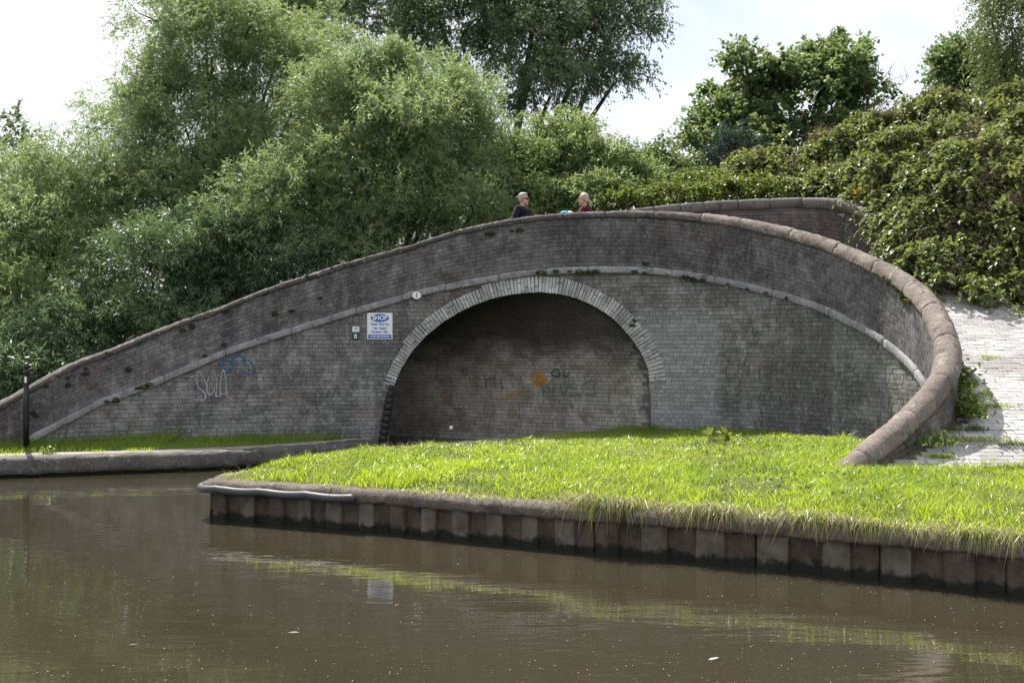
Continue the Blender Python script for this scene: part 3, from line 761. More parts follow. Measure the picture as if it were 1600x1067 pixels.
# barrel of the arch, running back to the left under the deck
TD = np.array([-.90, .436, 0.]); TL = 6.2
_rc = INTR + INTRN * .06; ip = BR.pt(_rc[:, 0], _rc[:, 1], .10)[::2]
nt = 14; V = []
for j in range(nt + 1): V.append(ip + TD * TL * j / nt)
m = len(ip); V = np.vstack(V)
Fc = [(j * m + i, j * m + i + 1, (j + 1) * m + i + 1, (j + 1) * m + i) for j in range(nt) for i in range(m - 1)]
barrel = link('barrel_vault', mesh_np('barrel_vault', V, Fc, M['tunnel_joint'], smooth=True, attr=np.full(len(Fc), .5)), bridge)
BVH = BVHTree.FromPolygons([tuple(v) for v in V], Fc)
# brick courses on the far (right-hand) side of the barrel
IR = BR.pt(INTR[::-1, 0], INTR[::-1, 1], .10); IL_ = np.concatenate([[0], np.cumsum(np.linalg.norm(np.diff(IR, axis=0), axis=1))])
V = []; Fc = []; A = []
a = .25; ci = 0
while a < IL_[-1] * .80:
    t0 = -rng.uniform(0, .2)
    while t0 < TL - .3:
        L2 = .225 if (ci % 2 or rng.random() < .2) else .1125
        ts = np.array([t0 + .005, t0 + L2 - .005] * 2)[[0, 1, 1, 0]]; aa = np.array([a + .005, a + .005, a + .070, a + .070])
        if t0 > .02:
            P = np.stack([np.interp(aa, IL_, IR[:, k]) for k in range(3)], 1) + ts[:, None] * TD
            tg = np.array([np.interp(a + .05, IL_, IR[:, k]) - np.interp(a, IL_, IR[:, k]) for k in range(3)]); nn = np.cross(tg, TD); nn /= np.linalg.norm(nn)
            ctr = at(815, 620, 22) - P.mean(0)
            if nn @ np.array([-1, -.6, -.2]) < 0 and a < 1.5: nn = -nn
            if a >= 1.5 and nn[2] > 0: nn = -nn
            hgt = rng.normal(0, .0015); b = len(V) * 8
            V.append(np.vstack([P - nn * .04, P + nn * hgt])); Fc += [(b, b + 1, b + 5, b + 4), (b + 1, b + 2, b + 6, b + 5), (b + 2, b + 3, b + 7, b + 6), (b + 3, b, b + 4, b + 7), (b + 4, b + 5, b + 6, b + 7)]; A += [rng.random()] * 5
        t0 += L2
    a += .075; ci += 1
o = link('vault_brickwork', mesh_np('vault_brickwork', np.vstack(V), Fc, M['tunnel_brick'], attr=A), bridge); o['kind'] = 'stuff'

# string course stones
def wall_segment(name, wall, s0, s1, prof_f, mat, parent, step=.07, jit=.002, mats=None):
    q = np.linspace(s0, s1, max(3, int((s1 - s0) / step) + 1)); V = []; m = None
    dz, dd = rng.normal(0, .004), rng.normal(0, .004)
    for t in q:
        pr = prof_f(t); m = len(pr)
        e = 0.006 if (t == q[0] or t == q[-1]) else 0
        for (d, z) in pr:
            V.append(wall.pt(t, z + dz + rng.normal(0, jit) - (e if z > np.mean([p[1] for p in pr]) else 0), d + dd + rng.normal(0, jit)))
    Fc = [(i * m + k, (i + 1) * m + k, (i + 1) * m + (k + 1) % m, i * m + (k + 1) % m) for i in range(len(q) - 1) for k in range(m)]
    Fc += [tuple(range(m)), tuple((len(q) - 1) * m + k for k in range(m))[::-1]]
    return link(name, fix_normals(mesh_py(name, np.array(V), Fc, mat, True)), parent)
s = BR.s_of_px(45)
sE = BR.s_of_px(1440) + .8
while s < sE:
    L = rng.uniform(.75, 1.3)
    def pf(t):
        z = float(string_top(t)); return [(.12, z - STR_H), (.225, z - STR_H), (.232, z - STR_H + .015), (.228, z - .03), (.205, z - .004), (.12, z + .004)]
    wall_segment('string_course_stone', BR, s + .004, min(s + L, sE) - .004, pf, M['string'], bridge); s += L
# coping stones
s = 0.0
def pfc(t):
    z1 = float(BR.top(t)); h = float(cop_h(t)); w = float(np.interp(t, [0, BR.s_of_px(700), BR.s_of_px(1100), BR.L], [.175, .175, .175, .18]))
    flat = float(np.interp(t, [0, BR.s_of_px(800), BR.s_of_px(1150)], [.62, .6, .95]))
    pts = [(w - .01, z1 - h), (w, z1 - h + .02)]; co = .038
    for a in np.linspace(.12, math.pi - .12, 11):
        c_, s_ = math.cos(a), math.sin(a)
        pts.append((w * np.sign(c_) * abs(c_) ** flat, z1 - h + .02 + (h - .02) * abs(s_) ** flat))
    pts += [(-w, z1 - h + .02), (-w + .01, z1 - h)]
    return [(a_ + co, b_) for a_, b_ in pts]
step_s = BR.s_of_px(652)
cuts = [0.0]
while cuts[-1] < BR.L - .5:
    nx = cuts[-1] + (rng.uniform(.55, .85) if cuts[-1] < BR.s_of_px(900) else rng.uniform(.75, 1.15))
    if cuts[-1] < step_s < nx + .2: nx = step_s
    cuts.append(min(nx, BR.L))
if BR.L - cuts[-1] > .05: cuts.append(BR.L)
for a, b in zip(cuts[:-1], cuts[1:]):
    if b - a < .1: continue
    wall_segment('coping_stone', BR, a + .003, b - .003, pfc, M['coping'] if a > BR.s_of_px(1060) else M['coping_soot'], bridge, .05, .0055)
# deck behind the parapet
S = np.arange(0, BR.s_of_px(1230), .25); V = []
for t in S:
    z = min(float(BR.top(t)) - 1.08, 3.3); z = float(np.interp(CX + F * BR.P[np.searchsorted(BR.s, t), 0] / BR.P[np.searchsorted(BR.s, t), 1], [600, 800, 910, 1000], [z, 3.24, 3.3, 3.3])) if t > BR.s_of_px(600) else z
    wd_ = -3.0 if BR.pt(t, 0., 0.)[0] > -1.4 else -1.15
    for d in (-.07, wd_): V.append(BR.pt(t, z, d))
    V.append(BR.pt(t, z - .25, wd_))
m = len(S); Fc = []
for i in range(m - 1): Fc += [(3 * i, 3 * i + 3, 3 * i + 4, 3 * i + 1), (3 * i + 1, 3 * i + 4, 3 * i + 5, 3 * i + 2)]
link('deck', mesh_py('deck', np.array(V), Fc, M['joint']), bridge)

# ------------------------------------------------------------------ far retaining wall along the ramp
FW = Wall([(760, 24.1, 352), (860, 24.1, 345), (940, 24.0, 334), (1000, 23.9, 325.5), (1100, 23.75, 316), (1200, 23.45, 311.5), (1290, 22.9, 310), (1340, 22.35, 318), (1380, 21.7, 342), (1408, 21.0, 378), (1432, 20.2, 425)], .17)
rw = empty('retaining_wall', tuple(FW.pt(FW.L * .5, 0., 0.))); tag(rw, 'purple brick retaining wall behind the parapet, overgrown with brambles', 'wall')
S = np.arange(0, FW.L, .1); n = len(S); V = np.concatenate([FW.pt(S, np.full(n, 1.), .16), FW.pt(S, FW.top(S) - .2, .16), FW.pt(S, FW.top(S) - .2, -.2), FW.pt(S, np.full(n, 1.), -.2)]); Fc = []
for i in range(n - 1):
    for a, b in ((0, 1), (1, 2), (2, 3), (3, 0)): Fc.append((a * n + i, a * n + i + 1, b * n + i + 1, b * n + i))
link('wall', fix_normals(mesh_py('wall', V, Fc, M['mortar'])), rw)
br = []
for (s0, s1, z0, z1) in courses(0, FW.L - .1, np.arange(-2.0, -.22, .075), 9):
    br.append((s0, s1, z0, z1, FW.top))
def hid2(px, py, sm):
    return py > np.interp(px, [900, 1000, 1100, 1200, 1300, 1400], [330, 330, 334, 346, 370, 412]) or px > 1390
emit_bricks(rw, FW, br, M['far_brick'], 240, .17, 'brick', 'brickwork', hid2)
s = 0
while s < FW.L - .2:
    L = rng.uniform(.5, .8)
    def pf(t):
        z = float(FW.top(t)); return [(.12, z - .22), (.21, z - .22), (.215, z - .06), (.17, z - .01), (.0, z + .012), (-.2, z - .01), (-.2, z - .22)]
    wall_segment('coping_stone', FW, s + .006, min(s + L, FW.L) - .006, pf, M['far_coping'], rw); s += L

# ------------------------------------------------------------------ piled edge of the grass bank
pe = empty('piled_bank_edge', (FRONT[5][0], FRONT[5][1], 0)); tag(pe, 'stained sheet-pile edging with a concrete cap along the sunny grass bank', 'canal edge')
FRr = resample(FR, 500); _L = np.concatenate([[0], np.cumsum(np.linalg.norm(np.diff(FRr, axis=0), axis=1))])
BK = np.array(BACK[::-1])[:7][::-1]; 
def fpt(s, o):
    c = np.stack([np.interp(s, _L, FRr[:, k]) for k in range(2)], -1); e = .04
    t = norm(np.stack([np.interp(np.asarray(s) + e, _L, FRr[:, k]) - np.interp(np.asarray(s) - e, _L, FRr[:, k]) for k in range(2)], -1)); nn = np.stack([-t[..., 1], t[..., 0]], -1)
    return c + nn * np.asarray(o)[..., None]
s = .02
while s < 14.5:
    P = .40 + .17 * min(1, max(0, (s - 4.2) / 1.5)); f_ = .47; r = .062
    prof = [(0, r), (.03, .012), (.06, .0), (P * f_, .0), (P * f_ + .03, .012), (P * f_ + .05, r), (P * .72, r + .012), (P - .002, r)]
    worn = rng.random(); lean = rng.normal(0, .009); P *= rng.uniform(.86, 1.14); r += rng.uniform(-.015, .012); prof = [(0, r), (.03, .012), (.06, .0), (P * f_, .0), (P * f_ + .03, .012), (P * f_ + .05, r), (P * .72, r + .012), (P - .002, r)]
    V = []; zs = [-.7, .02, .16, .325]
    for zi, z in enumerate(zs):
        for (u, o) in prof: xy = fpt(s + u, np.array(o + .02 + lean * z * 3 + rng.normal(0, .002))); V.append((xy[0], xy[1], z))
    m = len(prof); Fc = [(j * m + i, j * m + i + 1, (j + 1) * m + i + 1, (j + 1) * m + i) for j in range(3) for i in range(m - 1)]
    me = mesh_py('pile', V, Fc, M['pile']); me.materials.append(M['pile_rust_shade'])
    for q_, pl in enumerate(me.polygons): pl.material_index = 0 if ((q_ % (m - 1)) in (1, 2, 3) and worn < .72) else 1  # recesses always get the shade-darkened rust; some piles get it all over
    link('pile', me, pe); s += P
prof = [(-.02, .318), (-.03, .345), (-.028, .40), (.0, .438), (.05, .456), (.17, .464), (.26, .458), (.26, .318)]
sweep(FRr, prof, 'capping_beam', M['cap_concrete'], pe, .006, .08)
sweep(np.array(BACK[::-1][:8]) if False else np.array([(-3.62, 13.75), (-3.45, 14.2), (-3.0, 15.0), (-2.2, 16.4), (-1.2, 17.9), (0, 19.3), (1.2, 20.4)]), [(-.2, .28), (-.2, .46), (.03, .46), (.03, .28)], 'capping_beam', M['cap_concrete'], pe, .006, .12)
# hose fender round the tip
mb = MB(); pts = []; rad = []
for s in np.arange(.0, 2.55, .05):
    ph = (s % .62) / .62; xy = fpt(s, np.array(-.075)); pts.append((xy[0], xy[1], .375 - .018 * math.sin(ph * math.pi) + .0 * s)); rad.append(.046 * (1 - .16 * math.exp(-((ph - .02) / .05) ** 2)))
mb.tube(pts, rad, 10)
tag(mb.build('fender_hose', M['hose'], None, True), 'dark grey hose fender wrapped round the tip of the grass bank', 'fender')
for q in (.62, 1.24, 1.86):
    pass

# ------------------------------------------------------------------ fender, post, signs, graffiti on the bridge
mb = MB()
fb, ft = np.array([598, 688]), np.array([612, 600])
for k in range(9):
    a0, a1 = k / 9, (k + 1) / 9 - .012
    P = []
    for a in (a0, a0 + .02, a1 - .02, a1):
        px, py = fb + (ft - fb) * a; q, z = BR.of_px(px, py); p = BR.pt(q, z, .25); P.append(tuple(p))
    w = .085 * (1 - .55 * max(0, (a0 - .6) / .4)); mb.tube(P, [w * .88, w, w * .97, w * .85], 12)
tag(mb.build('rubber_fender', M['rubber'], None, True), 'ribbed black rubber fender strapped to the corner of the arch', 'fender')

post = empty('marker_post', (at(41, 690, 18.35)[0], 18.35, .38)); tag(post, 'slim black metal post with ball top beside the canal', 'post')
mb = MB(); mb.lathe([(.047, 0), (.047, .9), (.041, .92), (.041, 1.20), (.05, 1.205), (.05, 1.235), (.036, 1.245), (.036, 1.265)], post.location, 16); mb.build('shaft', M['black_paint'], post, True)
mb = MB(); mb.lathe([(.01, 1.262), (.034, 1.275), (.046, 1.30), (.047, 1.325), (.036, 1.355), (.012, 1.372)], post.location, 16); mb.build('finial', M['black_paint'], post, True)
mb = MB(); mb.box(Vector(post.location) + Vector((.01, -.046, 1.10)), (.035, .012, .10)); mb.build('plate', M['white_paint'], post)
mb = MB(); mb.box(Vector(post.location) + Vector((.052, -.01, 1.10)), (.03, .05, .10)); mb.build('bracket', M['black_paint'], post)

def text_mesh(txt, size, mat, name='lettering', sx=1.0, bold=0.0):
    cu = bpy.data.curves.new('t', 'FONT'); cu.body = txt; cu.align_x = 'CENTER'; cu.align_y = 'CENTER'; cu.size = size; cu.extrude = .001; cu.offset = bold
    o = bpy.data.objects.new('t', cu); COL.objects.link(o); dg = bpy.context.evaluated_depsgraph_get(); me = bpy.data.meshes.new_from_object(o.evaluated_get(dg))
    bpy.data.objects.remove(o); bpy.data.curves.remove(cu); me.name = name
    for v in me.vertices: v.co = (v.co.x * sx, v.co.y, v.co.z)
    me.materials.clear(); me.materials.append(mat); return me
def face_frame(px, py, d):
    q, z = BR.of_px(float(px), float(py)); p = BR.pt(q, z, .175 + d); t, n_ = BR.frame(float(q)); up = Vector((0, 0, 1))
    return Matrix(((t.x, up.x, n_.x, p[0]), (t.y, up.y, n_.y, p[1]), (t.z, up.z, n_.z, p[2]), (0, 0, 0, 1)))
def plate(name, w, h, th, mat, ellipse=False, rr=.01):
    V = []; 
    if ellipse: ring = [(w / 2 * math.cos(2 * math.pi * k / 36), h / 2 * math.sin(2 * math.pi * k / 36)) for k in range(36)]
    else:
        ring = []
        for cx, cy, a0 in ((w / 2 - rr, h / 2 - rr, 0), (-w / 2 + rr, h / 2 - rr, 90), (-w / 2 + rr, -h / 2 + rr, 180), (w / 2 - rr, -h / 2 + rr, 270)):
            for k in range(4): a = R(a0 + 30 * k); ring.append((cx + rr * math.cos(a), cy + rr * math.sin(a)))
    n = len(ring); V = [(x, y, 0) for x, y in ring] + [(x, y, th) for x, y in ring]
    return mesh_py(name, V, [tuple(range(n))[::-1], tuple(n + k for k in range(n))] + [(k, (k + 1) % n, n + (k + 1) % n, n + k) for k in range(n)], mat)
def child(name, me, par, x=0, y=0, z=0):
    o = bpy.data.objects.new(name, me); COL.objects.link(o); o.parent = par; o.location = (x, y, z); return o

sg = empty('shop_sign'); sg.matrix_world = face_frame(593.5, 509.5, .012); tag(sg, 'white and blue square shop sign fixed to the bridge left of arch', 'sign')
child('board', plate('board', .465, .49, .008, M['white_paint']), sg)
el = child('oval_panel', plate('oval_panel', .335, .15, .003, M['blue_paint'], True), sg, 0, .15, .0085)
child('lettering', text_mesh('SHOP', .118, M['white_paint'], sx=.92, bold=.004), el, 0, .0, .004)
for tx, yy in (('• Diesel • Pump Out •', .036), ('• Gas • Repairs •', -.038), ('• Provisions • Gifts •', -.108)):
    child('lettering', text_mesh(tx, .066, M['blue_paint'], sx=.62, bold=.0015), sg, 0, yy, .0095)
bp = child('bottom_panel', plate('bottom_panel', .425, .074, .003, M['blue_paint'], rr=.014), sg, 0, -.193, .0085)
child('lettering', text_mesh('OTHER SIDE OF BRIDGE', .056, M['white_paint'], sx=.60, bold=.0012), bp, 0, 0, .004)
for sx in (-1, 1):
    for sy in (-1, 1):
        mb = MB(); mb.lathe([(.006, 0), (.006, .003), (.003, .005)], (0, 0, 0), 8); child('screw', mesh_py('screw', mb.V, mb.F, M['black_paint']), sg, sx * .218, sy * .23, .0085)
s1 = empty('notice_plate'); s1.matrix_world = face_frame(556, 514.5, .012); tag(s1, 'small white notice plate with dark arched emblem, above the green plate', 'sign')
child('board', plate('board', .125, .10, .006, M['white_paint'], rr=.006), s1)
V = []; ring = []
for k in range(13): a = math.pi * k / 12; V += [(.028 * math.cos(a), .028 * math.sin(a) - .008, 0), (.013 * math.cos(a), .013 * math.sin(a) - .008, 0)]
child('emblem', mesh_py('emblem', V, [(2 * k, 2 * k + 2, 2 * k + 3, 2 * k + 1) for k in range(12)], M['black_paint']), s1, .002, .006, .0075)
child('text_line', plate('text_line', .075, .005, .001, M['hose'], rr=.001), s1, 0, -.036, .007)
s2 = empty('notice_plate'); s2.matrix_world = face_frame(555.5, 525, .012); tag(s2, 'small dark green plate with a white symbol panel under the white notice', 'sign')
child('board', plate('board', .122, .135, .006, M['green_paint'], rr=.006), s2)
pn = child('panel', plate('panel', .045, .075, .002, M['white_paint'], rr=.006), s2, 0, -.004, .0065); child('symbol', plate('symbol', .02, .03, .001, M['green_paint'], True), pn, 0, .0, .0025)
ov = empty('bridge_number_plate'); ov.matrix_world = face_frame(651, 461.5, .062); tag(ov, 'oval white plate with the numeral 1 under the string course', 'sign')
child('rim', plate('rim', .188, .158, .010, M['black_paint'], True), ov); child('back_spacer', plate('back_spacer', .09, .07, .058, M['black_paint'], True), ov, 0, -.02, -.0575); child('face', plate('face', .170, .140, .006, M['white_paint'], True), ov, 0, 0, .006)
child('numeral', plate('numeral', .015, .085, .002, M['black_paint'], rr=.002), ov, .0, 0, .0125)

def ribbon(pts3, nrm, w, name, mat, off=.006):
    pts = np.array(pts3); t = norm(np.gradient(pts, axis=0)); V = []
    for p, tt, nn in zip(pts, t, nrm):
        sd = np.cross(tt, nn); sd /= max(1e-9, np.linalg.norm(sd)); ww = w * (1 + .25 * rng.normal()) / 2
        V += [p + nn * off + sd * ww, p + nn * off - sd * ww]
    return link(name, mesh_py(name, np.array(V), [(2 * i, 2 * i + 1, 2 * i + 3, 2 * i + 2) for i in range(len(pts) - 1)], mat), bridge)
def smooth_px(pp, n=30):
    P = np.array(pp, float); Q = np.vstack([2 * P[0] - P[1], P, 2 * P[-1] - P[-2]]); out = []
    for i in range(1, len(Q) - 2):
        for t in np.linspace(0, 1, 8, endpoint=False):
            a, b, c, d = Q[i - 1:i + 3]; out.append(.5 * ((2 * b) + (-a + c) * t + (2 * a - 5 * b + 4 * c - d) * t * t + (-a + 3 * b - 3 * c + d) * t ** 3))
    return np.array(out + [P[-1]])
def face_tag(pp, w, mat, off=.006):
    P = smooth_px(pp); q, z = BR.of_px(P[:, 0], P[:, 1]); p3 = BR.pt(q, z, .175); nn = np.array([tuple(BR.frame(float(x))[1]) for x in q]); ribbon(p3, nn, w, 'graffiti', mat, off)
def zz(L): return [(280 + x / 10., 540 + y / 10.) for x, y in L]
face_tag(zz([(430, 610), (370, 490), (310, 400), (285, 450), (280, 580), (310, 660), (390, 730), (415, 790), (390, 840), (330, 850), (230, 835), (140, 820)]), .022, M['tag_white'])
face_tag(zz([(470, 470), (440, 560), (430, 680), (460, 760), (500, 760), (545, 690), (550, 580), (510, 470), (540, 400), (575, 500), (585, 620), (575, 790), (640, 760), (770, 740)]), .020, M['tag_white'], .008)
face_tag(zz([(650, 820), (640, 700), (650, 500), (690, 380), (720, 480), (735, 650), (745, 780), (850, 860)]), .020, M['tag_white'], .0095)
face_tag(zz([(830, 290), (770, 230), (700, 230), (660, 290), (690, 350), (730, 410), (790, 400), (830, 350), (830, 260), (850, 180), (910, 150), (990, 180), (1030, 250), (1030, 290)]), .032, M['tag_blue'])
face_tag(zz([(850, 290), (930, 270), (1000, 240), (1060, 220), (1120, 260), (1160, 340), (1150, 420), (1120, 460), (1000, 405), (930, 380)]), .024, M['tag_blue'], .008)
def tun(px, py):
    o = Vector((0, 0, EYE)); d = Vector(((px - CX) / F, 1, -(py - CY) / F)).normalized(); h = BVH.ray_cast(o, d)
    if h[0] is None: return None
    nn = h[1] if h[1].dot(d) < 0 else -h[1]
    return np.array(h[0]), np.array(nn)
def tun_tag(pp, w, mat, off=.024):
    P = smooth_px(pp); hs = [tun(*p) for p in P]; hs = [h for h in hs if h is not None]
    if len(hs) > 2: ribbon([h[0] for h in hs], [h[1] for h in hs], w, 'graffiti', mat, off)
def t4(L): return [(680 + x / 4.21, 540 + y / 4.21) for x, y in L]
for L, w, mt in (([(325, 175), (335, 230), (337, 285)], .03, 'tag_purple'), ([(335, 225), (370, 215), (395, 205)], .03, 'tag_purple'), ([(395, 150), (395, 210), (400, 285)], .03, 'tag_purple'), ([(435, 205), (440, 250), (450, 278), (430, 278)], .03, 'tag_purple'),
                 ([(680, 145), (685, 180), (690, 270)], .12, 'tag_orange'), ([(640, 215), (680, 200), (725, 225), (700, 250), (650, 240)], .10, 'tag_orange'), ([(660, 255), (690, 235), (715, 260)], .12, 'tag_orange'), ([(380, 352), (430, 350), (470, 345), (510, 310), (550, 300), (580, 330), (600, 358)], .05, 'tag_orange'), ([(505, 365), (510, 400), (495, 430), (485, 460)], .04, 'tag_orange'), ([(75, 300), (85, 330), (65, 365)], .05, 'tag_orange'), ([(180, 165), (210, 190)], .04, 'tag_orange'),
                 ([(800, 155), (770, 175), (785, 205), (815, 200), (820, 170), (800, 155)], .04, 'tag_black'), ([(850, 155), (845, 190), (870, 205), (885, 175)], .04, 'tag_black'),
                 ([(705, 255), (715, 310), (735, 260), (770, 308), (790, 245)], .035, 'tag_green'), ([(825, 255), (850, 322), (885, 240)], .035, 'tag_green'), ([(920, 245), (890, 270), (925, 280)], .03, 'tag_green'), ([(970, 260), (1010, 235), (1045, 235), (1055, 320)], .03, 'tag_green'), ([(890, 325), (970, 322), (1060, 325)], .03, 'tag_green'), ([(105, 205), (110, 245)], .05, 'tag_green')):
    tun_tag(t4(L), w, M[mt])

# ------------------------------------------------------------------ foliage
def leaf_mesh(name, P, Ld, Nrm, Ln, Wd, mat, rnd, fold=.12, mid=.45):
    Ld = norm(Ld); side = norm(np.cross(Ld, Nrm)); nn = np.cross(side, Ld); n = len(P)
    Ln = np.broadcast_to(Ln, n)[:, None]; Wd = np.broadcast_to(Wd, n)[:, None]
    V = np.empty((n, 4, 3), np.float32)
    V[:, 0] = P; V[:, 2] = P + Ld * Ln
    V[:, 1] = P + Ld * Ln * mid + side * Wd * .5 + nn * Wd * fold; V[:, 3] = P + Ld * Ln * mid - side * Wd * .5 + nn * Wd * fold
    return mesh_np(name, V.reshape(-1, 3), np.arange(n * 4).reshape(n, 4), mat, attr=rnd)

def rand_unit(n, r): return norm(r.normal(size=(n, 3)))

def crown_points(lobes, nclump, r, deep=.5, bottom=-.55):
    C = np.array([l[0] for l in lobes]); Rd = np.array([l[1] for l in lobes])
    w = (Rd[:, 0] * Rd[:, 2] + Rd[:, 0] * Rd[:, 1] + Rd[:, 1] * Rd[:, 2]); w = w / w.sum()
    P = []; D = []
    while sum(map(len, P)) < nclump:
        k = r.choice(len(lobes), nclump, p=w); u = rand_unit(nclump, r); u = u[u[:, 2] > bottom] if bottom > -1 else u; k = k[:len(u)]
        rr = r.uniform(.35, 1.0, len(u)) ** .5; p = C[k] + u * Rd[k] * rr[:, None]
        dmin = np.full(len(p), 9.)
        for c, rd in zip(C, Rd): dmin = np.minimum(dmin, np.linalg.norm((p - c) / rd, axis=1))
        ok = dmin > deep; P.append(p[ok]); D.append(norm(u / Rd[k])[ok])
    return np.vstack(P)[:nclump], np.vstack(D)[:nclump]

def make_tree(name, label, group, lobes, base, mat, nclump, shoots, leaves, shoot_len, L, W, seed, up=.45, droop=.35, clump_r=.3, hang=.3, deep=.5, bottom=-.6, trunk_r=.14, limbs=10, cat='tree', spread=.75, nup=.2, mid=.45, sub=0):
    r = np.random.default_rng(seed)
    root = empty(name, tuple(base)); tag(root, label, cat, group)
    main = lobes
    if sub:
        more = []
        for c, rd in lobes:
            for _ in range(sub):
                u = rand_unit(1, r)[0]; u[2] = abs(u[2]) * .9 - .15; u = u / np.linalg.norm(u); f = r.uniform(.28, .5); more.append((np.array(c) + u * rd * r.uniform(.72, .98), rd.mean() * f * np.array([1.1, 1.1, .85])))
        lobes = [(c, rd * .80) for c, rd in lobes] + more
    cp, cd = crown_points(lobes, nclump, r, deep, bottom)
    upv = np.array([0, 0, 1.])
    cdir = norm(cd * .75 + upv * up + rand_unit(nclump, r) * .35)
    idx = np.repeat(np.arange(nclump), shoots); m = len(idx)
    o = cp[idx] + rand_unit(m, r) * (r.uniform(0, 1, m) ** .5)[:, None] * clump_r; d = norm(cdir[idx] + rand_unit(m, r) * .5)
    sl_ = shoot_len * r.uniform(.55, 1.25, m); ctone = r.uniform(0, 1, nclump)[idx]
    ii = np.repeat(np.arange(m), leaves); q = len(ii); t = r.uniform(.05, 1, q)
    pos = o[ii] + d[ii] * (sl_[ii] * t)[:, None]; pos[:, 2] -= droop * sl_[ii] * t * t
    tang = d[ii].copy(); tang[:, 2] -= 2 * droop * t; tang = norm(tang)
    ld = norm(tang * (1 - spread * .5) + rand_unit(q, r) * spread - upv * hang)
    nr = norm(rand_unit(q, r) + upv * nup * 5)
    me = leaf_mesh('crown', pos, ld, nr, L * r.uniform(.65, 1.25, q), W * r.uniform(.75, 1.2, q), mat, np.clip(.6 * ctone[ii] + .4 * r.random(q), 0, 1), mid=mid)
    link('crown', me, root)
    mb = MB(); b = np.array(base, float); C = np.array([l[0] for l in lobes]); ctr = C.mean(0)
    fork = b + (ctr - b) * .35; fork[:2] = b[:2] + (ctr[:2] - b[:2]) * .15
    mb.tube([b - np.array([0, 0, .3]), b + (fork - b) * .5 + r.normal(0, .05, 3), fork], [trunk_r * 1.25, trunk_r, trunk_r * .85], 9)
    for l in main:
        c = np.array(l[0]); mid_ = fork + (c - fork) * .5 + r.normal(0, .15, 3) + np.array([0, 0, .15]); mb.tube([fork, mid_, c], [trunk_r * .55, trunk_r * .38, trunk_r * .2], 6, False)
    for k in r.choice(nclump, min(limbs * len(main), nclump), replace=False):
        j = int(np.argmin(np.linalg.norm(C - cp[k], axis=1))); c = C[j]; mid_ = c + (cp[k] - c) * .5 + r.normal(0, .08, 3); mb.tube([c, mid_, cp[k], cp[k] + cdir[k] * shoot_len * .6], [trunk_r * .18, trunk_r * .12, trunk_r * .08, trunk_r * .03], 4, False)
    mb.build('trunk', M['bark'], root, True)
    return root
def lob(px, py, Y, rx, ry, rd=None):
    return (at(px, py, Y), np.array([rx * Y / F, (rx * Y / F * .8) if rd is None else rd, ry * Y / F]))

WG = 'willows behind the bridge'
make_tree('willow_tree', 'low spreading willow beside the far left end of the bridge parapet', WG,
          [lob(20, 340, 25.5, 95, 95), lob(120, 300, 26, 85, 90), lob(-60, 430, 25, 120, 130), lob(90, 430, 25, 130, 120), lob(10, 540, 24, 130, 100), lob(-150, 380, 26, 120, 140), lob(180, 370, 26, 90, 120)],
          (-11.3, 25.6, .4), M['willow'], 900, 9, 13, .68, .145, .026, 11, clump_r=.34, sub=9)
make_tree('willow_tree', 'tallest silvery willow rising above the left ramp of the bridge', WG,
          [lob(330, 90, 28.5, 105, 90), lob(290, 200, 28, 115, 110), lob(420, 160, 28.5, 100, 100), lob(250, 300, 27, 100, 110), lob(390, 290, 27.5, 120, 110), lob(320, 30, 29, 85, 50), lob(440, 70, 29, 60, 55), lob(235, 150, 28, 45, 60), lob(480, 120, 28, 50, 60)],
          (-7.2, 28.5, .4), M['willow'], 1150, 9, 13, .68, .145, .027, 12, clump_r=.36, sub=9)
make_tree('willow_tree', 'broad domed willow standing over the shop sign side of the bridge', WG,
          [lob(600, 230, 26, 130, 120), lob(690, 215, 26, 85, 85), lob(530, 200, 26.3, 85, 85), lob(590, 135, 26, 45, 50), lob(580, 105, 26, 22, 32), lob(665, 145, 26, 60, 50), lob(655, 118, 26, 24, 28), lob(715, 150, 26, 26, 36), lob(540, 130, 26, 25, 30), lob(560, 320, 25, 150, 90), lob(720, 300, 25, 75, 75), lob(450, 360, 24.8, 110, 95), lob(640, 360, 24.2, 80, 35), lob(560, 395, 24, 70, 30), lob(740, 335, 24.2, 60, 30)],
          (-3.2, 26.6, .4), M['willow'], 1500, 9, 13, .66, .145, .026, 13, clump_r=.34, sub=9)
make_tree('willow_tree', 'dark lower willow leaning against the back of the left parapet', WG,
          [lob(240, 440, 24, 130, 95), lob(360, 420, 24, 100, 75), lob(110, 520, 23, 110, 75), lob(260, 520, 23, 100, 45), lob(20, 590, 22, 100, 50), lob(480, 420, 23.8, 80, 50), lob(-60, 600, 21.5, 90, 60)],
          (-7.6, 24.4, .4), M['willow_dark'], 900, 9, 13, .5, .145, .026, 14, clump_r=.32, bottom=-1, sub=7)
make_tree('ash_tree', 'tall dark tree towering behind the willows with wispy hanging edge', None,
          [lob(600, 30, 41, 100, 80), lob(720, 60, 41, 120, 110), lob(840, 60, 41, 110, 110), lob(930, 60, 41, 80, 85), lob(860, 150, 40, 80, 60), lob(970, 20, 41, 70, 60), lob(660, -40, 41, 120, 60), lob(850, -50, 41, 130, 60), lob(960, 130, 40, 45, 50)],
          (-.5, 41, .4), M['ash'], 1450, 8, 9, .7, .17, .052, 15, clump_r=.42, hang=.5, droop=.55, up=.15, trunk_r=.3, deep=.4, sub=7)
make_tree('willow_tree', 'pale treetop peeking over the tallest willow', None,
          [lob(400, -20, 37, 95, 55), lob(470, 30, 37, 60, 50), lob(330, -30, 37, 70, 40)], (-8.5, 37, .4), M['willow'], 330, 8, 12, .7, .17, .034, 16, clump_r=.42, trunk_r=.25)
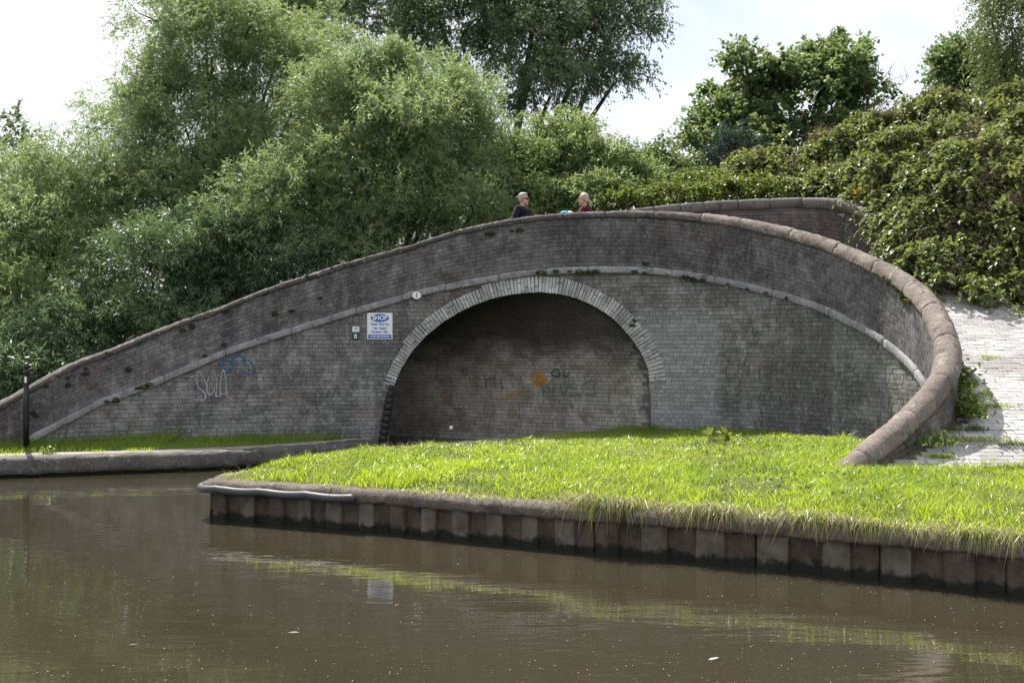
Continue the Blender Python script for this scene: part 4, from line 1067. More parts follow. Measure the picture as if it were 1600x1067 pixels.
make_tree('hawthorn_bush', 'bushy green hawthorn behind the two people on the bridge', None,
          [lob(830, 275, 26.5, 60, 65), lob(905, 270, 26.5, 60, 65), lob(965, 285, 26.5, 50, 50), lob(885, 225, 26.8, 45, 35), lob(790, 310, 26, 50, 40), lob(850, 320, 25.6, 60, 35), lob(930, 315, 25.6, 60, 35)],
          (1.2, 26.6, 1.0), M['hawthorn'], 800, 9, 10, .40, .10, .036, 17, clump_r=.25, hang=.1, trunk_r=.1, cat='bush', sub=7)
make_tree('hawthorn_bush', 'dark rounded shrub between hawthorn and sycamore above the retaining wall', None,
          [lob(1025, 270, 30, 45, 30), lob(1065, 285, 30, 45, 30), lob(1000, 290, 29, 40, 30)], (3.9, 30, 3.0), M['sycamore'], 170, 9, 10, .35, .10, .07, 18, clump_r=.25, hang=.1, trunk_r=.08, cat='bush')
make_tree('sycamore_tree', 'dark broad-leaved sycamore standing alone against the sky', None,
          [lob(1235, 165, 34, 105, 80), lob(1140, 205, 34, 65, 55), lob(1290, 115, 34, 60, 45), lob(1185, 125, 34, 50, 35), lob(1330, 170, 34, 50, 45), lob(1215, 235, 33, 125, 45), lob(1105, 240, 33, 45, 35), lob(1165, 95, 34, 22, 16), lob(1300, 75, 34, 24, 14)],
          (8.4, 34, 2.0), M['sycamore'], 350, 11, 9, .66, .16, .12, 19, clump_r=.30, hang=.25, up=.4, trunk_r=.22, nup=.35, deep=.45, sub=6)
make_tree('cypress_shrub', 'small blue-green cypress in front of the sycamore', None,
          [lob(1140, 240, 30, 35, 40), lob(1175, 250, 30, 28, 30), lob(1120, 265, 30, 25, 25)], (5.9, 30, 3.5), M['cypress'], 130, 10, 14, .3, .06, .018, 20, clump_r=.16, hang=0, up=.7, trunk_r=.06, cat='shrub')
make_tree('oak_tree', 'dark small-leaved tree beside the drooping birch above brambles', None,
          [lob(1505, 105, 38, 45, 40), lob(1540, 130, 38, 45, 40), lob(1480, 130, 38, 25, 25)], (15.6, 38, 2), M['sycamore'], 210, 8, 10, .5, .12, .08, 21, clump_r=.36, trunk_r=.2, deep=.35)
make_tree('birch_tree', 'drooping birch with fine hanging twigs above the bramble bank', None,
          [lob(1580, 40, 31, 55, 55), lob(1615, 110, 31, 65, 60), lob(1565, 110, 31, 30, 45), lob(1640, 0, 31, 80, 60), lob(1545, 15, 31, 25, 25)], (14.6, 31, 2), M['birch'], 420, 8, 13, .6, .065, .042, 22, clump_r=.3, hang=.5, droop=.9, up=-.1, trunk_r=.13, deep=.3)
# background greenery closing the horizon
for i, (px, py, Y, rx, ry, nm) in enumerate(((-60, 330, 48, 170, 170, 'rounded field tree glimpsed behind the low left willow'), (210, 400, 50, 200, 150, 'dense field tree glimpsed behind the tallest willow'), (520, 330, 50, 210, 190, 'wide field tree glimpsed behind the domed willow'), (880, 330, 52, 200, 110, 'low field tree glimpsed behind the hawthorn'))):
    make_tree('field_tree', nm, None, [lob(px, py, Y, rx, ry), lob(px - rx * .6, py + 90, Y, rx * .7, ry * .7), lob(px + rx * .6, py + 80, Y, rx * .7, ry * .7)], (at(px, py, Y)[0], Y, .4), M['ash'], 300, 8, 8, .9, .26, .11, 40 + i, clump_r=.7, trunk_r=.3)

# brambles on the bank
BG = 'bramble bushes on the bank'
def on_mound(px, py):
    Y = np.arange(18.5, 30, .1); X = (px - CX) / F * Y; Z = EYE - (py - CY) / F * Y; hit = np.where((mound_z(X, Y) + .1 > Z) & (Y > np.interp(X, YE[:, 0], YE[:, 1])))[0]
    return Y[hit[0]] if len(hit) else 26.0
def mlob(px, py, rx, ry): return lob(px, py, on_mound(px, py), rx, ry, .55)
_mr = np.random.default_rng(8)
def mrow(pts, rx, ry): return [mlob(a + _mr.normal(0, 8), b + _mr.normal(0, 5), rx * _mr.uniform(.6, 1.25), ry * _mr.uniform(.6, 1.3)) for a, b in pts]
bl = [('bramble_bush', 'sunlit low brambles trailing along the top of the retaining wall', mrow([(1190, 284), (1240, 270), (1285, 255), (1330, 245), (1250, 292), (1310, 288), (1365, 280)], 44, 24)),
      ('bramble_bush', 'arching bramble mound in front of the sycamore', mrow([(1330, 228), (1375, 210), (1425, 200), (1370, 250), (1425, 240), (1415, 285)], 52, 34)),
      ('bramble_bush', 'high bramble thicket under the birch', mrow([(1475, 190), (1530, 185), (1585, 180), (1640, 178), (1480, 225), (1540, 220), (1600, 218)], 52, 34)),
      ('bramble_bush', 'bramble sprawl mixed with brown dead stems halfway up the bank', mrow([(1470, 275), (1530, 265), (1590, 260), (1640, 270), (1500, 315), (1560, 310), (1620, 310)], 52, 38)),
      ('bramble_bush', 'dark brambles hanging over the end of the retaining wall', mrow([(1425, 320), (1448, 385), (1462, 340), (1460, 432)], 34, 32) + [lob(1388, 320, 21.9, 18, 10, .3), lob(1410, 352, 21.2, 15, 22, .3), lob(1425, 385, 20.6, 24, 34, .4), lob(1440, 425, 19.9, 22, 28, .35)]),
      ('bramble_bush', 'bramble clump beside the shaded top of the paved ramp', mrow([(1510, 365), (1570, 360), (1625, 360), (1500, 415), (1555, 410), (1610, 410), (1490, 452), (1540, 458), (1590, 462), (1640, 465)], 50, 36) + [lob(1478, 452, 19.3, 28, 22, .4), lob(1510, 466, 19.1, 34, 20, .4), lob(1556, 474, 18.95, 36, 20, .4), lob(1608, 482, 18.8, 40, 20, .4)])]
bl += [('bramble_bush', 'tall brambles beside the ramp beyond the paved path', mrow([(1690, 200), (1750, 230), (1700, 260), (1770, 300), (1700, 330), (1780, 370), (1700, 400), (1760, 440), (1700, 470), (1830, 260), (1840, 340), (1840, 430), (1900, 400)], 56, 42))]
for i, (nm, lab, ls) in enumerate(bl):
    c = np.mean([l[0] for l in ls], 0); bz = float(mound_z(np.array([c[0]]), np.array([c[1]]))[0])
    rt = make_tree(nm, lab, BG, ls, (c[0], c[1], min(bz, c[2] - .2)), M['bramble'], 230, 11, 11, .62, .10, .078, 50 + i, clump_r=.20, hang=.12, up=.55, droop=.75, trunk_r=.035, limbs=4, cat='bush', nup=.5, deep=.5, bottom=-.35)
    r = np.random.default_rng(90 + i); cp, cd = crown_points(ls, 90, r, .85, -.3); q = np.repeat(np.arange(90), 150); o_ = cp[q] + rand_unit(len(q), r) * r.uniform(0, .30, len(q))[:, None] + np.array([0, 0, .12])
    me = leaf_mesh('dry_stems', o_, norm(rand_unit(len(q), r) + np.array([0, 0, .8])), rand_unit(len(q), r), .07, .014, M['drystem'], r.random(len(q))); link('dry_stems', me, rt)
make_tree('creeper', 'bright green creeper spilling along the retaining wall top above the crown', None,
          [lob(975, 318, 24.6, 40, 9), lob(1050, 311, 24.6, 50, 10), lob(1130, 305, 24.6, 50, 12), lob(1190, 300, 24.5, 40, 14), lob(1100, 290, 25.6, 45, 12)], (4.0, 24.7, 4.5), M['creeper'], 260, 8, 9, .34, .07, .05, 70, clump_r=.16, hang=.1, trunk_r=.02, limbs=2, cat='creeper', nup=.4)
# yellow ragwort flowers on the bank
for px, py, Y, lab in ((1340, 303, 22.5, 'yellow ragwort flowers above the retaining wall coping'), (1458, 348, 20.8, 'yellow ragwort flowers among dark brambles'), (1437, 415, 19.9, 'small yellow flowers low beside the parapet curl')):
    r = np.random.default_rng(int(px)); c = at(px, py, Y); rt = empty('ragwort_plant', (c[0], c[1], c[2] - .6)); tag(rt, lab, 'plant', 'yellow flowers on the bank')
    mb = MB(); fl = []
    for k in range(7):
        p = c + r.normal(0, .07, 3); mb.tube([c + np.array([r.normal(0, .02), r.normal(0, .02), -.6]), c + (p - c) * .4 - np.array([0, 0, .2]), p], [.006, .005, .003], 4); fl.append(p)
    mb.build('stem', M['weed'], rt); pass
    for p in fl:
        Pq = p + r.normal(0, .026, (26, 3)); link('flower_head', leaf_mesh('flower_head', Pq, rand_unit(26, r), np.tile([0, -.5, 1.], (26, 1)) + r.normal(0, .3, Pq.shape), .03, .022, M['petal_yellow'], r.random(26)), rt)
# bare dead branches by the sycamore
r = np.random.default_rng(5); mb = MB(); b = at(1350, 215, 33.5)
for k in range(9):
    a = b + r.normal(0, .15, 3); tip = at(1335 + 11 * k + r.normal(0, 6), 150 - 55 * math.sin(k / 8 * 3.0) + r.normal(0, 8), 33.5); midp = a + (tip - a) * .5 + r.normal(0, .12, 3); mb.tube([a, midp, tip], [.03, .018, .006], 4)
    for j in range(5):
        t = r.uniform(.35, .95); s0 = midp + (tip - midp) * t; mb.tube([s0, s0 + r.normal(0, .18, 3) + np.array([0, 0, .25])], [.009, .003], 3)
tag(mb.build('dead_branches', M['twig']), 'bare dead twigs sticking up at the edge of the sycamore', 'branches')

# ------------------------------------------------------------------ grass
def grass(name, P, h, w, mat, seed, lean=.35, lean_dir=None, parent=None, droop=0.0, rnd=None):
    r = np.random.default_rng(seed); n = len(P); h = np.broadcast_to(h, n) * r.uniform(.55, 1.3, n); w = np.broadcast_to(w, n)
    a = r.uniform(0, 6.283, n); sd = np.stack([np.cos(a), np.sin(a), 0 * a], 1); b = r.uniform(0, 6.283, n)
    ld = np.stack([np.cos(b), np.sin(b), 0 * b], 1)
    if lean_dir is not None: ld = norm(ld * .5 + lean_dir)
    l = lean * r.uniform(.3, 1.5, n)[:, None]; up = np.array([0, 0, 1.])
    mid_ = P + (up * .55 + ld * l * .35) * h[:, None]; tip = P + (up * (.95 - droop) + ld * l) * h[:, None]
    V = np.empty((n, 5, 3), np.float32); ws = (w * .5)[:, None]
    V[:, 0] = P - sd * ws; V[:, 1] = P + sd * ws; V[:, 2] = mid_ - sd * ws * .8; V[:, 3] = mid_ + sd * ws * .8; V[:, 4] = tip
    Fi = np.array([[0, 1, 3], [0, 3, 2], [2, 3, 4]]); Fc = (np.arange(n)[:, None, None] * 5 + Fi[None]).reshape(-1, 3)
    rr = r.random(n) if rnd is None else rnd
    me = mesh_np(name, V.reshape(-1, 3), Fc, mat, attr=np.repeat(rr, 3)); return link(name, me, parent)
def scatter(poly, n, r):
    poly = np.asarray(poly); lo, hi = poly.min(0), poly.max(0); P = r.uniform(lo, hi, (int(n), 2)); return P
def dens_keep(P, r):      # fewer blades where the camera is far
    return P
r = np.random.default_rng(100)
P = scatter(ISL[(ISL[:, 0] < 14.5)], 560000, r); d = poly_offset_inside(ISL, P)
wob = .17 + .05 * vnoise(P[:, 0], P[:, 1], 21, 5)
vis = (np.abs(P[:, 0]) < P[:, 1] * .50 + .3) | ((P[:, 0] < P[:, 1] * .9 + .3) & (r.random(len(P)) < .35))
dd = P[:, 1] - np.interp(P[:, 0], FR[3:, 0], FR[3:, 1])
P = P[(d > wob) & vis & (r.random(len(P)) < .55 + .6 * (vnoise(P[:, 0], P[:, 1], 35, 7) > -.25))]
cl = vnoise(P[:, 0], P[:, 1], 31, 4.5); cl2 = vnoise(P[:, 0], P[:, 1], 32, 1.5)
wd = np.min(np.stack([np.hypot(P[:, 0] - BR.P[k, 0], P[:, 1] - BR.P[k, 1]) for k in range(0, len(BR.P), 25)]), 0)   # taller by the wall
tall = np.clip(1 - wd / 1.3, 0, 1); bx = np.clip((edge_y(P[:, 0]) + .9 - P[:, 1]) / .9, 0, 1)
tuft = np.clip(vnoise(P[:, 0], P[:, 1], 34, 9) - .35, 0, 1)
frontb = np.clip(1 - (P[:, 1] - edge_y(P[:, 0])) / 1.0, 0, 1)
h = .058 + .035 * cl + .022 * cl2 + .16 * tuft + .075 * frontb * (.7 + .5 * cl2) + .085 * tall + .05 * bx * np.clip(vnoise(P[:, 0], P[:, 1], 33, 3), 0, 1) 
P3 = np.column_stack([P, isl_z(P[:, 0], P[:, 1]) - .006])
rndb = np.clip(.52 + .42 * cl2 + .32 * r.normal(size=len(P)) - .75 * tuft + .2 * cl, 0, 1); bw = .0075 + .003 * np.clip((P[:, 1] - 11) / 8, 0, 1)
worn = (vnoise(P[:, 0], P[:, 1], 39, 3.2) > .42) & (r.random(len(P)) < .6); h = np.where(vnoise(P[:, 0], P[:, 1], 39, 3.2) > .42, h * .6, h)
coarse = (vnoise(P[:, 0], P[:, 1], 36, 2.8) + .3 * r.normal(size=len(P)) > .30)
for nm, mk, mt, f_, lb in (('island_grass', ~coarse & ~worn, M['grass_sun'], 1.0, 'bright sunlit grass covering the canal bank before the arch'), ('coarse_grass', coarse & ~worn, M['grass_coarse'], 1.2, 'darker coarse grass patches mixed into the sunlit bank')):
    tag(grass(nm, P3[mk], np.clip(h[mk] * f_, .03, .3), bw[mk], mt, 1, .85, rnd=rndb[mk]), lb, 'grass', kind='stuff')
# straw mixed in
k = r.random(len(P)) < (.05 + .22 * np.clip(vnoise(P[:, 0], P[:, 1], 37, 2.2), 0, 1))
gs = grass('straw', P3[k], .09, .004, M['dry_grass'], 2, 1.6); tag(gs, 'dry straw blades scattered through the sunlit grass', 'grass', kind='stuff')
n = 9000; P = scatter(ISL[(ISL[:, 0] < 8)], n * 3, r); P = P[(poly_offset_inside(ISL, P) > .25) & (np.abs(P[:, 0]) < P[:, 1] * .5) & (vnoise(P[:, 0], P[:, 1], 38, 3.5) > .12)]
n = len(P); me = leaf_mesh('lawn_clover', np.column_stack([P, isl_z(P[:, 0], P[:, 1]) + r.uniform(.01, .07, n)]), norm(rand_unit(n, r) + np.array([0, 0, .25])), rand_unit(n, r) * .5 + np.array([0, 0, 1.]), .035 * r.uniform(.6, 1.6, n), .026 * r.uniform(.6, 1.5, n), M['weed'], r.random(n), mid=.55)
tag(link('lawn_clover', me), 'dark clover and plantain leaves spread through the sunlit grass', 'weeds', kind='stuff')
# overhanging dry fringe on the piled edge
ss = []; tc = []; ln = []
for (a, b, nt_, nb, hh) in ((1.7, 5.0, 14, 22, .11), (4.95, 5.7, 7, 90, .27), (5.8, 6.3, 4, 30, .15), (6.3, 8.0, 16, 75, .24), (8.0, 8.7, 6, 35, .15), (8.6, 11.2, 26, 60, .2)):
    for c_ in r.uniform(a, b, nt_):
        k_ = int(nb * r.uniform(.4, 1.5)); ss.append(c_ + r.normal(0, .11, k_)); tc.append(np.full(k_, c_)); ln.append(np.full(k_, hh * r.uniform(.6, 1.3)))
ss = np.concatenate(ss); tc = np.concatenate(tc); ln = np.concatenate(ln); n = len(ss)
xy = fpt(ss, r.uniform(.03, .20, n)); e = fpt(ss, np.full(n, -.5)) - xy; ldv = norm(np.column_stack([e, 0 * ss]))
P3b = np.column_stack([xy, np.full(n, .455)])
lat = np.column_stack([-ldv[:, 1], ldv[:, 0], 0 * ss]); lat = lat * np.sign(np.sum(lat[:, :2] * (fpt(ss + .05, np.zeros(n)) - fpt(ss, np.zeros(n))), 1))[:, None]
hl = ln * r.uniform(.35, 1.35, n)
V = np.empty((n, 7, 3), np.float32); sd = norm(lat + r.normal(0, .3, (n, 3))); ldv = norm(ldv + lat * ((ss - tc) * 5 + r.normal(0, .45, n))[:, None]); up = np.array([0, 0, 1.]); w = .0030
cur = r.uniform(-.35, .75, n)[:, None]
p1 = P3b + ldv * (hl * .38)[:, None] + up * hl[:, None] * .42; p2 = P3b + ldv * (hl * .8)[:, None] + up * hl[:, None] * (.42 - .5 * np.clip(cur + .3, 0, 1)); p3 = P3b + ldv * (hl * r.uniform(.85, 1.25, n))[:, None] - up * hl[:, None] * cur
for k_, (p, ww) in enumerate(((P3b, w), (p1, w), (p2, w * .8))): V[:, 2 * k_] = p - sd * ww; V[:, 2 * k_ + 1] = p + sd * ww
V[:, 6] = p3
Fi = np.array([[0, 1, 3], [0, 3, 2], [2, 3, 5], [2, 5, 4], [4, 5, 6]])
dry = r.random(n) < .62
for nm, mk, mt, lb in (('overhanging_dry_grass', dry, M['dry_grass'], 'straw-coloured grass drooping over the sheet-pile edge'), ('overhanging_grass', ~dry, M['grass_sun'], 'green grass fringe hanging over the sheet-pile edge')):
    idx = np.where(mk)[0]; Vv = V[idx].reshape(-1, 3); Ff = (np.arange(len(idx))[:, None, None] * 7 + Fi[None]).reshape(-1, 3)
    tag(link(nm, mesh_np(nm, Vv, Ff, mt, attr=np.repeat(r.random(len(idx)), 5))), lb, 'grass', kind='stuff')
# left bank grass
P = scatter(LTURF[LTURF[:, 0] > -13], 120000, r); P = P[(P[:, 1] < 21.6) & (P[:, 0] > -P[:, 1] * .5)]; d = poly_offset_inside(LTURF, P)
wob = .05 + .09 * vnoise(P[:, 0], P[:, 1], 41, 3)
P = P[d > wob]; fb_ = BR.P[:, :2] + BR.Nn * .19
fy = np.interp(P[:, 0], fb_[:BR.imax, 0], fb_[:BR.imax, 1]); P = P[P[:, 1] < fy]; fy = np.interp(P[:, 0], fb_[:BR.imax, 0], fb_[:BR.imax, 1])
tall = np.clip(1 - (fy - P[:, 1]) / .6, 0, 1)
h = .07 + .025 * vnoise(P[:, 0], P[:, 1], 42, 4) + .10 * tall * (.9 + .5 * vnoise(P[:, 0], P[:, 1], 43, 3))
tag(grass('verge_grass', np.column_stack([P, lb_z(P[:, 0], P[:, 1]) - .006]), np.clip(h, .03, .3), .007, M['grass_bank'], 5, .7), 'shaded green grass strip between towpath edge and bridge wall', 'grass', kind='stuff')
# verge along the foot of the ramp
r = np.random.default_rng(111); q = r.uniform(0, 1, 14000); X = 4.1 + q * 7; Y = 13.36 + r.normal(0, .09, 14000) + .05 * vnoise(X, X, 5, 4)
tag(grass('ramp_verge_grass', np.column_stack([X, Y, np.maximum(isl_z(X, Y), path_z(Y) - .02)]), .07 + .05 * np.clip(vnoise(X, Y, 6, 5), 0, 1), .006, M['grass_sun'], 8, .7), 'ragged grass fringe along the foot of the paved ramp', 'grass', kind='stuff')

# ------------------------------------------------------------------ weeds, moss tufts, small plants
def plant(name, label, c, n, L, W, mat, seed, spread=.12, up=.8, cat='plant', group=None, shape=(1, 1, 1)):
    r = np.random.default_rng(seed); o = np.array(c, float) + r.normal(0, 1, (n, 3)) * np.array([spread * shape[0], spread * shape[1], 0]) + np.abs(r.normal(0, 1, (n, 3))) * np.array([0, 0, spread * shape[2]])
    d = norm(rand_unit(n, r) * .8 + np.array([0, 0, up])); me = leaf_mesh(name, o, d, rand_unit(n, r) + np.array([0, 0, .6]), L * r.uniform(.6, 1.3, n), W * r.uniform(.7, 1.2, n), mat, r.random(n))
    return tag(link(name, me), label, cat, group)
def path_pt(px, py):
    lo, hi = 13.0, 20.2
    for _ in range(50):
        m = (lo + hi) / 2; yy = CY - F * (float(path_z(m)) - EYE) / m
        if yy > py: lo = m
        else: hi = m
    return np.array([(px - CX) / F * lo, lo, float(path_z(lo))])
def isl_pt(px, py, z=.58): Y = F * (EYE - z) / (py - CY); return np.array([(px - CX) / F * Y, Y, z])
plant('dock_plant', 'leafy dock plant at the foot of the curling parapet end', isl_pt(1380, 722, .60) - np.array([0, .1, .0]), 90, .22, .06, M['weed'], 201, .10, 1.1)
def by_wall(y, off): return np.array([float(wall_back_x(y)) + off, y, float(path_z(y))])
plant('nettle_clump', 'tall green weeds growing against the path side of the parapet curl', by_wall(14.75, .14), 700, .085, .045, M['weed'], 202, .10, .5, shape=(.8, 2.4, 1.6))
plant('nettle_clump', 'leafy ivy-like weeds climbing beside the parapet above the nettles', by_wall(15.6, .10), 520, .08, .045, M['weed'], 203, .09, .4, shape=(.6, 2.8, 1.6))
plant('nettle_clump', 'short weeds lining the shaded foot of the parapet end', by_wall(13.95, .16), 420, .09, .022, M['weed'], 204, .13, .9, shape=(1.4, 1.5, .6))
for i, (px, py, w, lab) in enumerate(((1535, 690, 25, 'grassy tuft in a paving joint beside another small tuft'), (1525, 671, 8, 'sprig of weeds in the paving under the broad mossy joint'), (1553, 637, 15, 'moss-green strip in a ramp paving joint near the parapet weeds'), (1510, 674, 20, 'low weeds in a ramp joint close to the parapet foot'), (1545, 560, 10, 'thin weeds in a joint halfway up the ramp'), (1580, 735, 30, 'straggling grass where the ramp meets the lawn'), (1470, 716, 14, 'yellowish weeds at the bottom row of pavers'), (1590, 697, 18, 'broken line of weeds across the pale pavers'))):
    c = path_pt(px, py); plant('joint_weed', lab, c, 170 if w > 12 else 70, .055, .014, M['weed'] if i % 2 else M['grass_sun'], 210 + i, w / 120., .9, 'weed', 'weeds in the ramp paving', (1, .12, .10))
plant('butterbur_leaf', 'pale broad-leaved weed in the grass near the wall', isl_pt(1125, 690, .62), 16, .16, .12, M['petal_white'] if False else M['creeper'], 230, .09, .3)
plant('white_flower_weed', 'small flowering weed on the left canal edge path', (at(76, 708, 18.0)[0], 17.95, .30), 90, .045, .03, M['creeper'], 231, .07, .7, shape=(1.3, .6, .9))
for i, (px, lab) in enumerate(((148, 'tiny grass tuft on the canal edge beside bare concrete'), (195, 'small green tuft on the canal edge by a dark crack'), (30, 'yellowing tuft on the canal edge below the black post'), (220, 'flat weed mat on the canal edge'))):
    xx = (px - 800) / F * 17.95; yy = float(np.interp(xx, LE[:, 0], LE[:, 1])) + .42
    plant('edge_tuft', lab, (xx, yy, .31), 60, .06, .008, M['grass_sun'], 240 + i, .05, 1.2, 'tuft', 'tufts on the canal edge', (1.4, .6, .2))
# thin seed stalks and a dandelion clock
mb = MB(); c = isl_pt(705, 700, .62); rt = empty('dandelion_clock', tuple(c)); tag(rt, 'single white dandelion clock standing above the grass before the arch', 'flower')
hgt = (700 - 668) / F * c[1] + .0
mb.tube([c, c + np.array([.004, 0, hgt * .6]), c + np.array([0, 0, hgt])], [.004, .0035, .003], 5); mb.build('stem', M['drystem'], rt)
r = np.random.default_rng(3); u = rand_unit(160, r); link('seed_head', leaf_mesh('seed_head', np.repeat((c + np.array([0, 0, hgt]))[None], 160, 0), u, rand_unit(160, r), .026, .006, M['petal_white'], r.random(160), mid=.85), rt)
# moss tufts on the brickwork
TM = []
for k in range(4):
    r = np.random.default_rng(300 + k); n = 110; u = rand_unit(n, r); u[:, 1] = -np.abs(u[:, 1]); o = u * np.array([.045, .025, .032]) * r.uniform(.3, 1, n)[:, None]
    TM.append(leaf_mesh('moss_tuft', o, norm(u + np.array([0, -.3, -.3]) + r.normal(0, .3, (n, 3))), rand_unit(n, r), .028, .012, M['moss'], r.random(n)))
spots = [(px, py) for px, py in ((72, 603), (106, 601), (51, 645), (57, 650), (105, 590), (134, 576), (134, 584), (120, 572), (168, 552), (285, 516), (300, 510), (352, 486), (413, 460), (418, 457), (441, 448), (480, 433), (519, 420), (527, 418), (538, 415), (350, 538), (320, 556), (224, 604), (214, 606), (232, 600), (200, 577), (430, 490), (456, 486), (500, 466), (890, 424), (905, 425), (918, 426), (930, 425), (868, 424), (845, 426), (992, 425), (1008, 427), (1072, 433), (1085, 437), (1100, 438), (1140, 444), (1170, 452), (1200, 458), (1232, 466), (1009, 412), (800, 361), (812, 360), (766, 366), (992, 501), (988, 508), (180, 625), (165, 627), (1384, 434), (1391, 440), (1398, 446), (1404, 452), (1413, 462), (1420, 469))]
for i, (px, py) in enumerate(spots):
    q, z = BR.of_px(float(px), float(py)); dpt = .185 if abs(z - float(string_top(q)) + .07) > .09 else .235
    p = BR.pt(q, z, dpt); t, n_ = BR.frame(float(q)); o = link('moss_tuft', TM[i % 4]); sc_m = random.uniform(.6, 1.25) * (1.3 if px > 1380 else 1)
    o.matrix_world = Matrix(((t.x, -n_.x, 0, p[0]), (t.y, -n_.y, 0, p[1]), (0, 0, 1, p[2]), (0, 0, 0, 1))) @ Matrix.Diagonal((sc_m * random.uniform(.9, 1.8), sc_m, sc_m, 1))
    tag(o, 'small moss tuft growing from the bridge brickwork', 'moss', 'moss tufts on the bridge')
plant('wall_fern', 'bright fern sprouting under the coping of the parapet curl', at(1424, 474, BR.pt(BR.s_of_px(1424), 0., .2)[1]), 60, .09, .025, M['creeper'], 320, .035, .2, 'fern')

# floating specks and leaves on the canal
r = np.random.default_rng(400); n = 15000; Y = 4.5 + 14 * r.random(n) ** 1.4; X = r.uniform(-1, 1, n) * Y * .5
ok = (poly_offset_inside(ISL, np.stack([X, Y], 1)) < -.06) & (Y < np.interp(X, LE[:, 0], LE[:, 1]) - .05); X, Y = X[ok], Y[ok]; n = len(X)
sz = .0016 + .0045 * r.random(n) ** 9; a = r.uniform(0, 6.28, n); V = np.empty((n, 4, 3), np.float32)
for k in range(4): V[:, k, 0] = X + np.cos(a + k * 1.571) * sz; V[:, k, 1] = Y + np.sin(a + k * 1.571) * sz * 1.3; V[:, k, 2] = .004
tag(link('floating_specks', mesh_np('floating_specks', V.reshape(-1, 3), np.arange(n * 4).reshape(n, 4), M['fluff'])), 'fine pale specks of seed fluff floating on the brown canal', 'debris', kind='stuff')
for i, (px, py, s_, mt, lab) in enumerate(((459, 989, .045, 'creeper', 'yellow-green willow leaf floating on the brown water'), (208, 1008, .03, 'drystem', 'tan dead leaf floating on the open water'), (1115, 1030, .05, 'fluff', 'pale flat sliver standing in for a sky reflection on the ripples'), (620, 946, .03, 'drystem', 'brown curled leaf floating near the sign reflection'))):  # the pale sliver is added in place of sky reflected in a ripple
    x, y = water_pt(px, py); V = [(-s_, 0, .002), (-s_ * .3, s_ * .28, .006), (s_ * .4, s_ * .22, .007), (s_, 0, .004), (s_ * .4, -s_ * .22, .003), (-s_ * .3, -s_ * .28, .002)]
    o = link('floating_leaf', mesh_py('floating_leaf', V, [(0, 1, 5), (1, 2, 4, 5), (2, 3, 4)], M[mt])); o.location = (x, y, .004); o.rotation_euler = (0, 0, .3 * i); tag(o, lab, 'leaf', 'leaves on the water')

# ------------------------------------------------------------------ people on the bridge
def ball_cone(mb, p0, p1, r0, r1, n=14):
    p0, p1 = Vector(p0), Vector(p1); d = p1 - p0; L = max(d.length, 1e-4); prof = []
    for a in np.linspace(-math.pi / 2, 0, 5): prof.append((max(.0005, r0 * math.cos(a)), r0 * math.sin(a)))
    for a in np.linspace(0, math.pi / 2, 5): prof.append((max(.0005, r1 * math.cos(a)), L + r1 * math.sin(a)))
    mb.lathe(prof, p0, n, d.to_track_quat('Z', 'Y').to_matrix())
def ellip(mb, c, rad, Mx=None, n=16):
    prof = [(max(.001, math.cos(a)), math.sin(a)) for a in np.linspace(-math.pi / 2, math.pi / 2, 11)]
    D = Matrix.Diagonal(rad); D = (Mx @ D) if Mx is not None else D; mb.lathe(prof, c, n, D)
def blob(mb, name, mat, parent, vox):
    o = mb.build(name, mat, parent, True); md = o.modifiers.new('remesh', 'REMESH'); md.mode = 'VOXEL'; md.voxel_size = vox; md.use_smooth_shade = True
    sm = o.modifiers.new('smooth', 'SMOOTH'); sm.factor = .5; sm.iterations = 4; return o
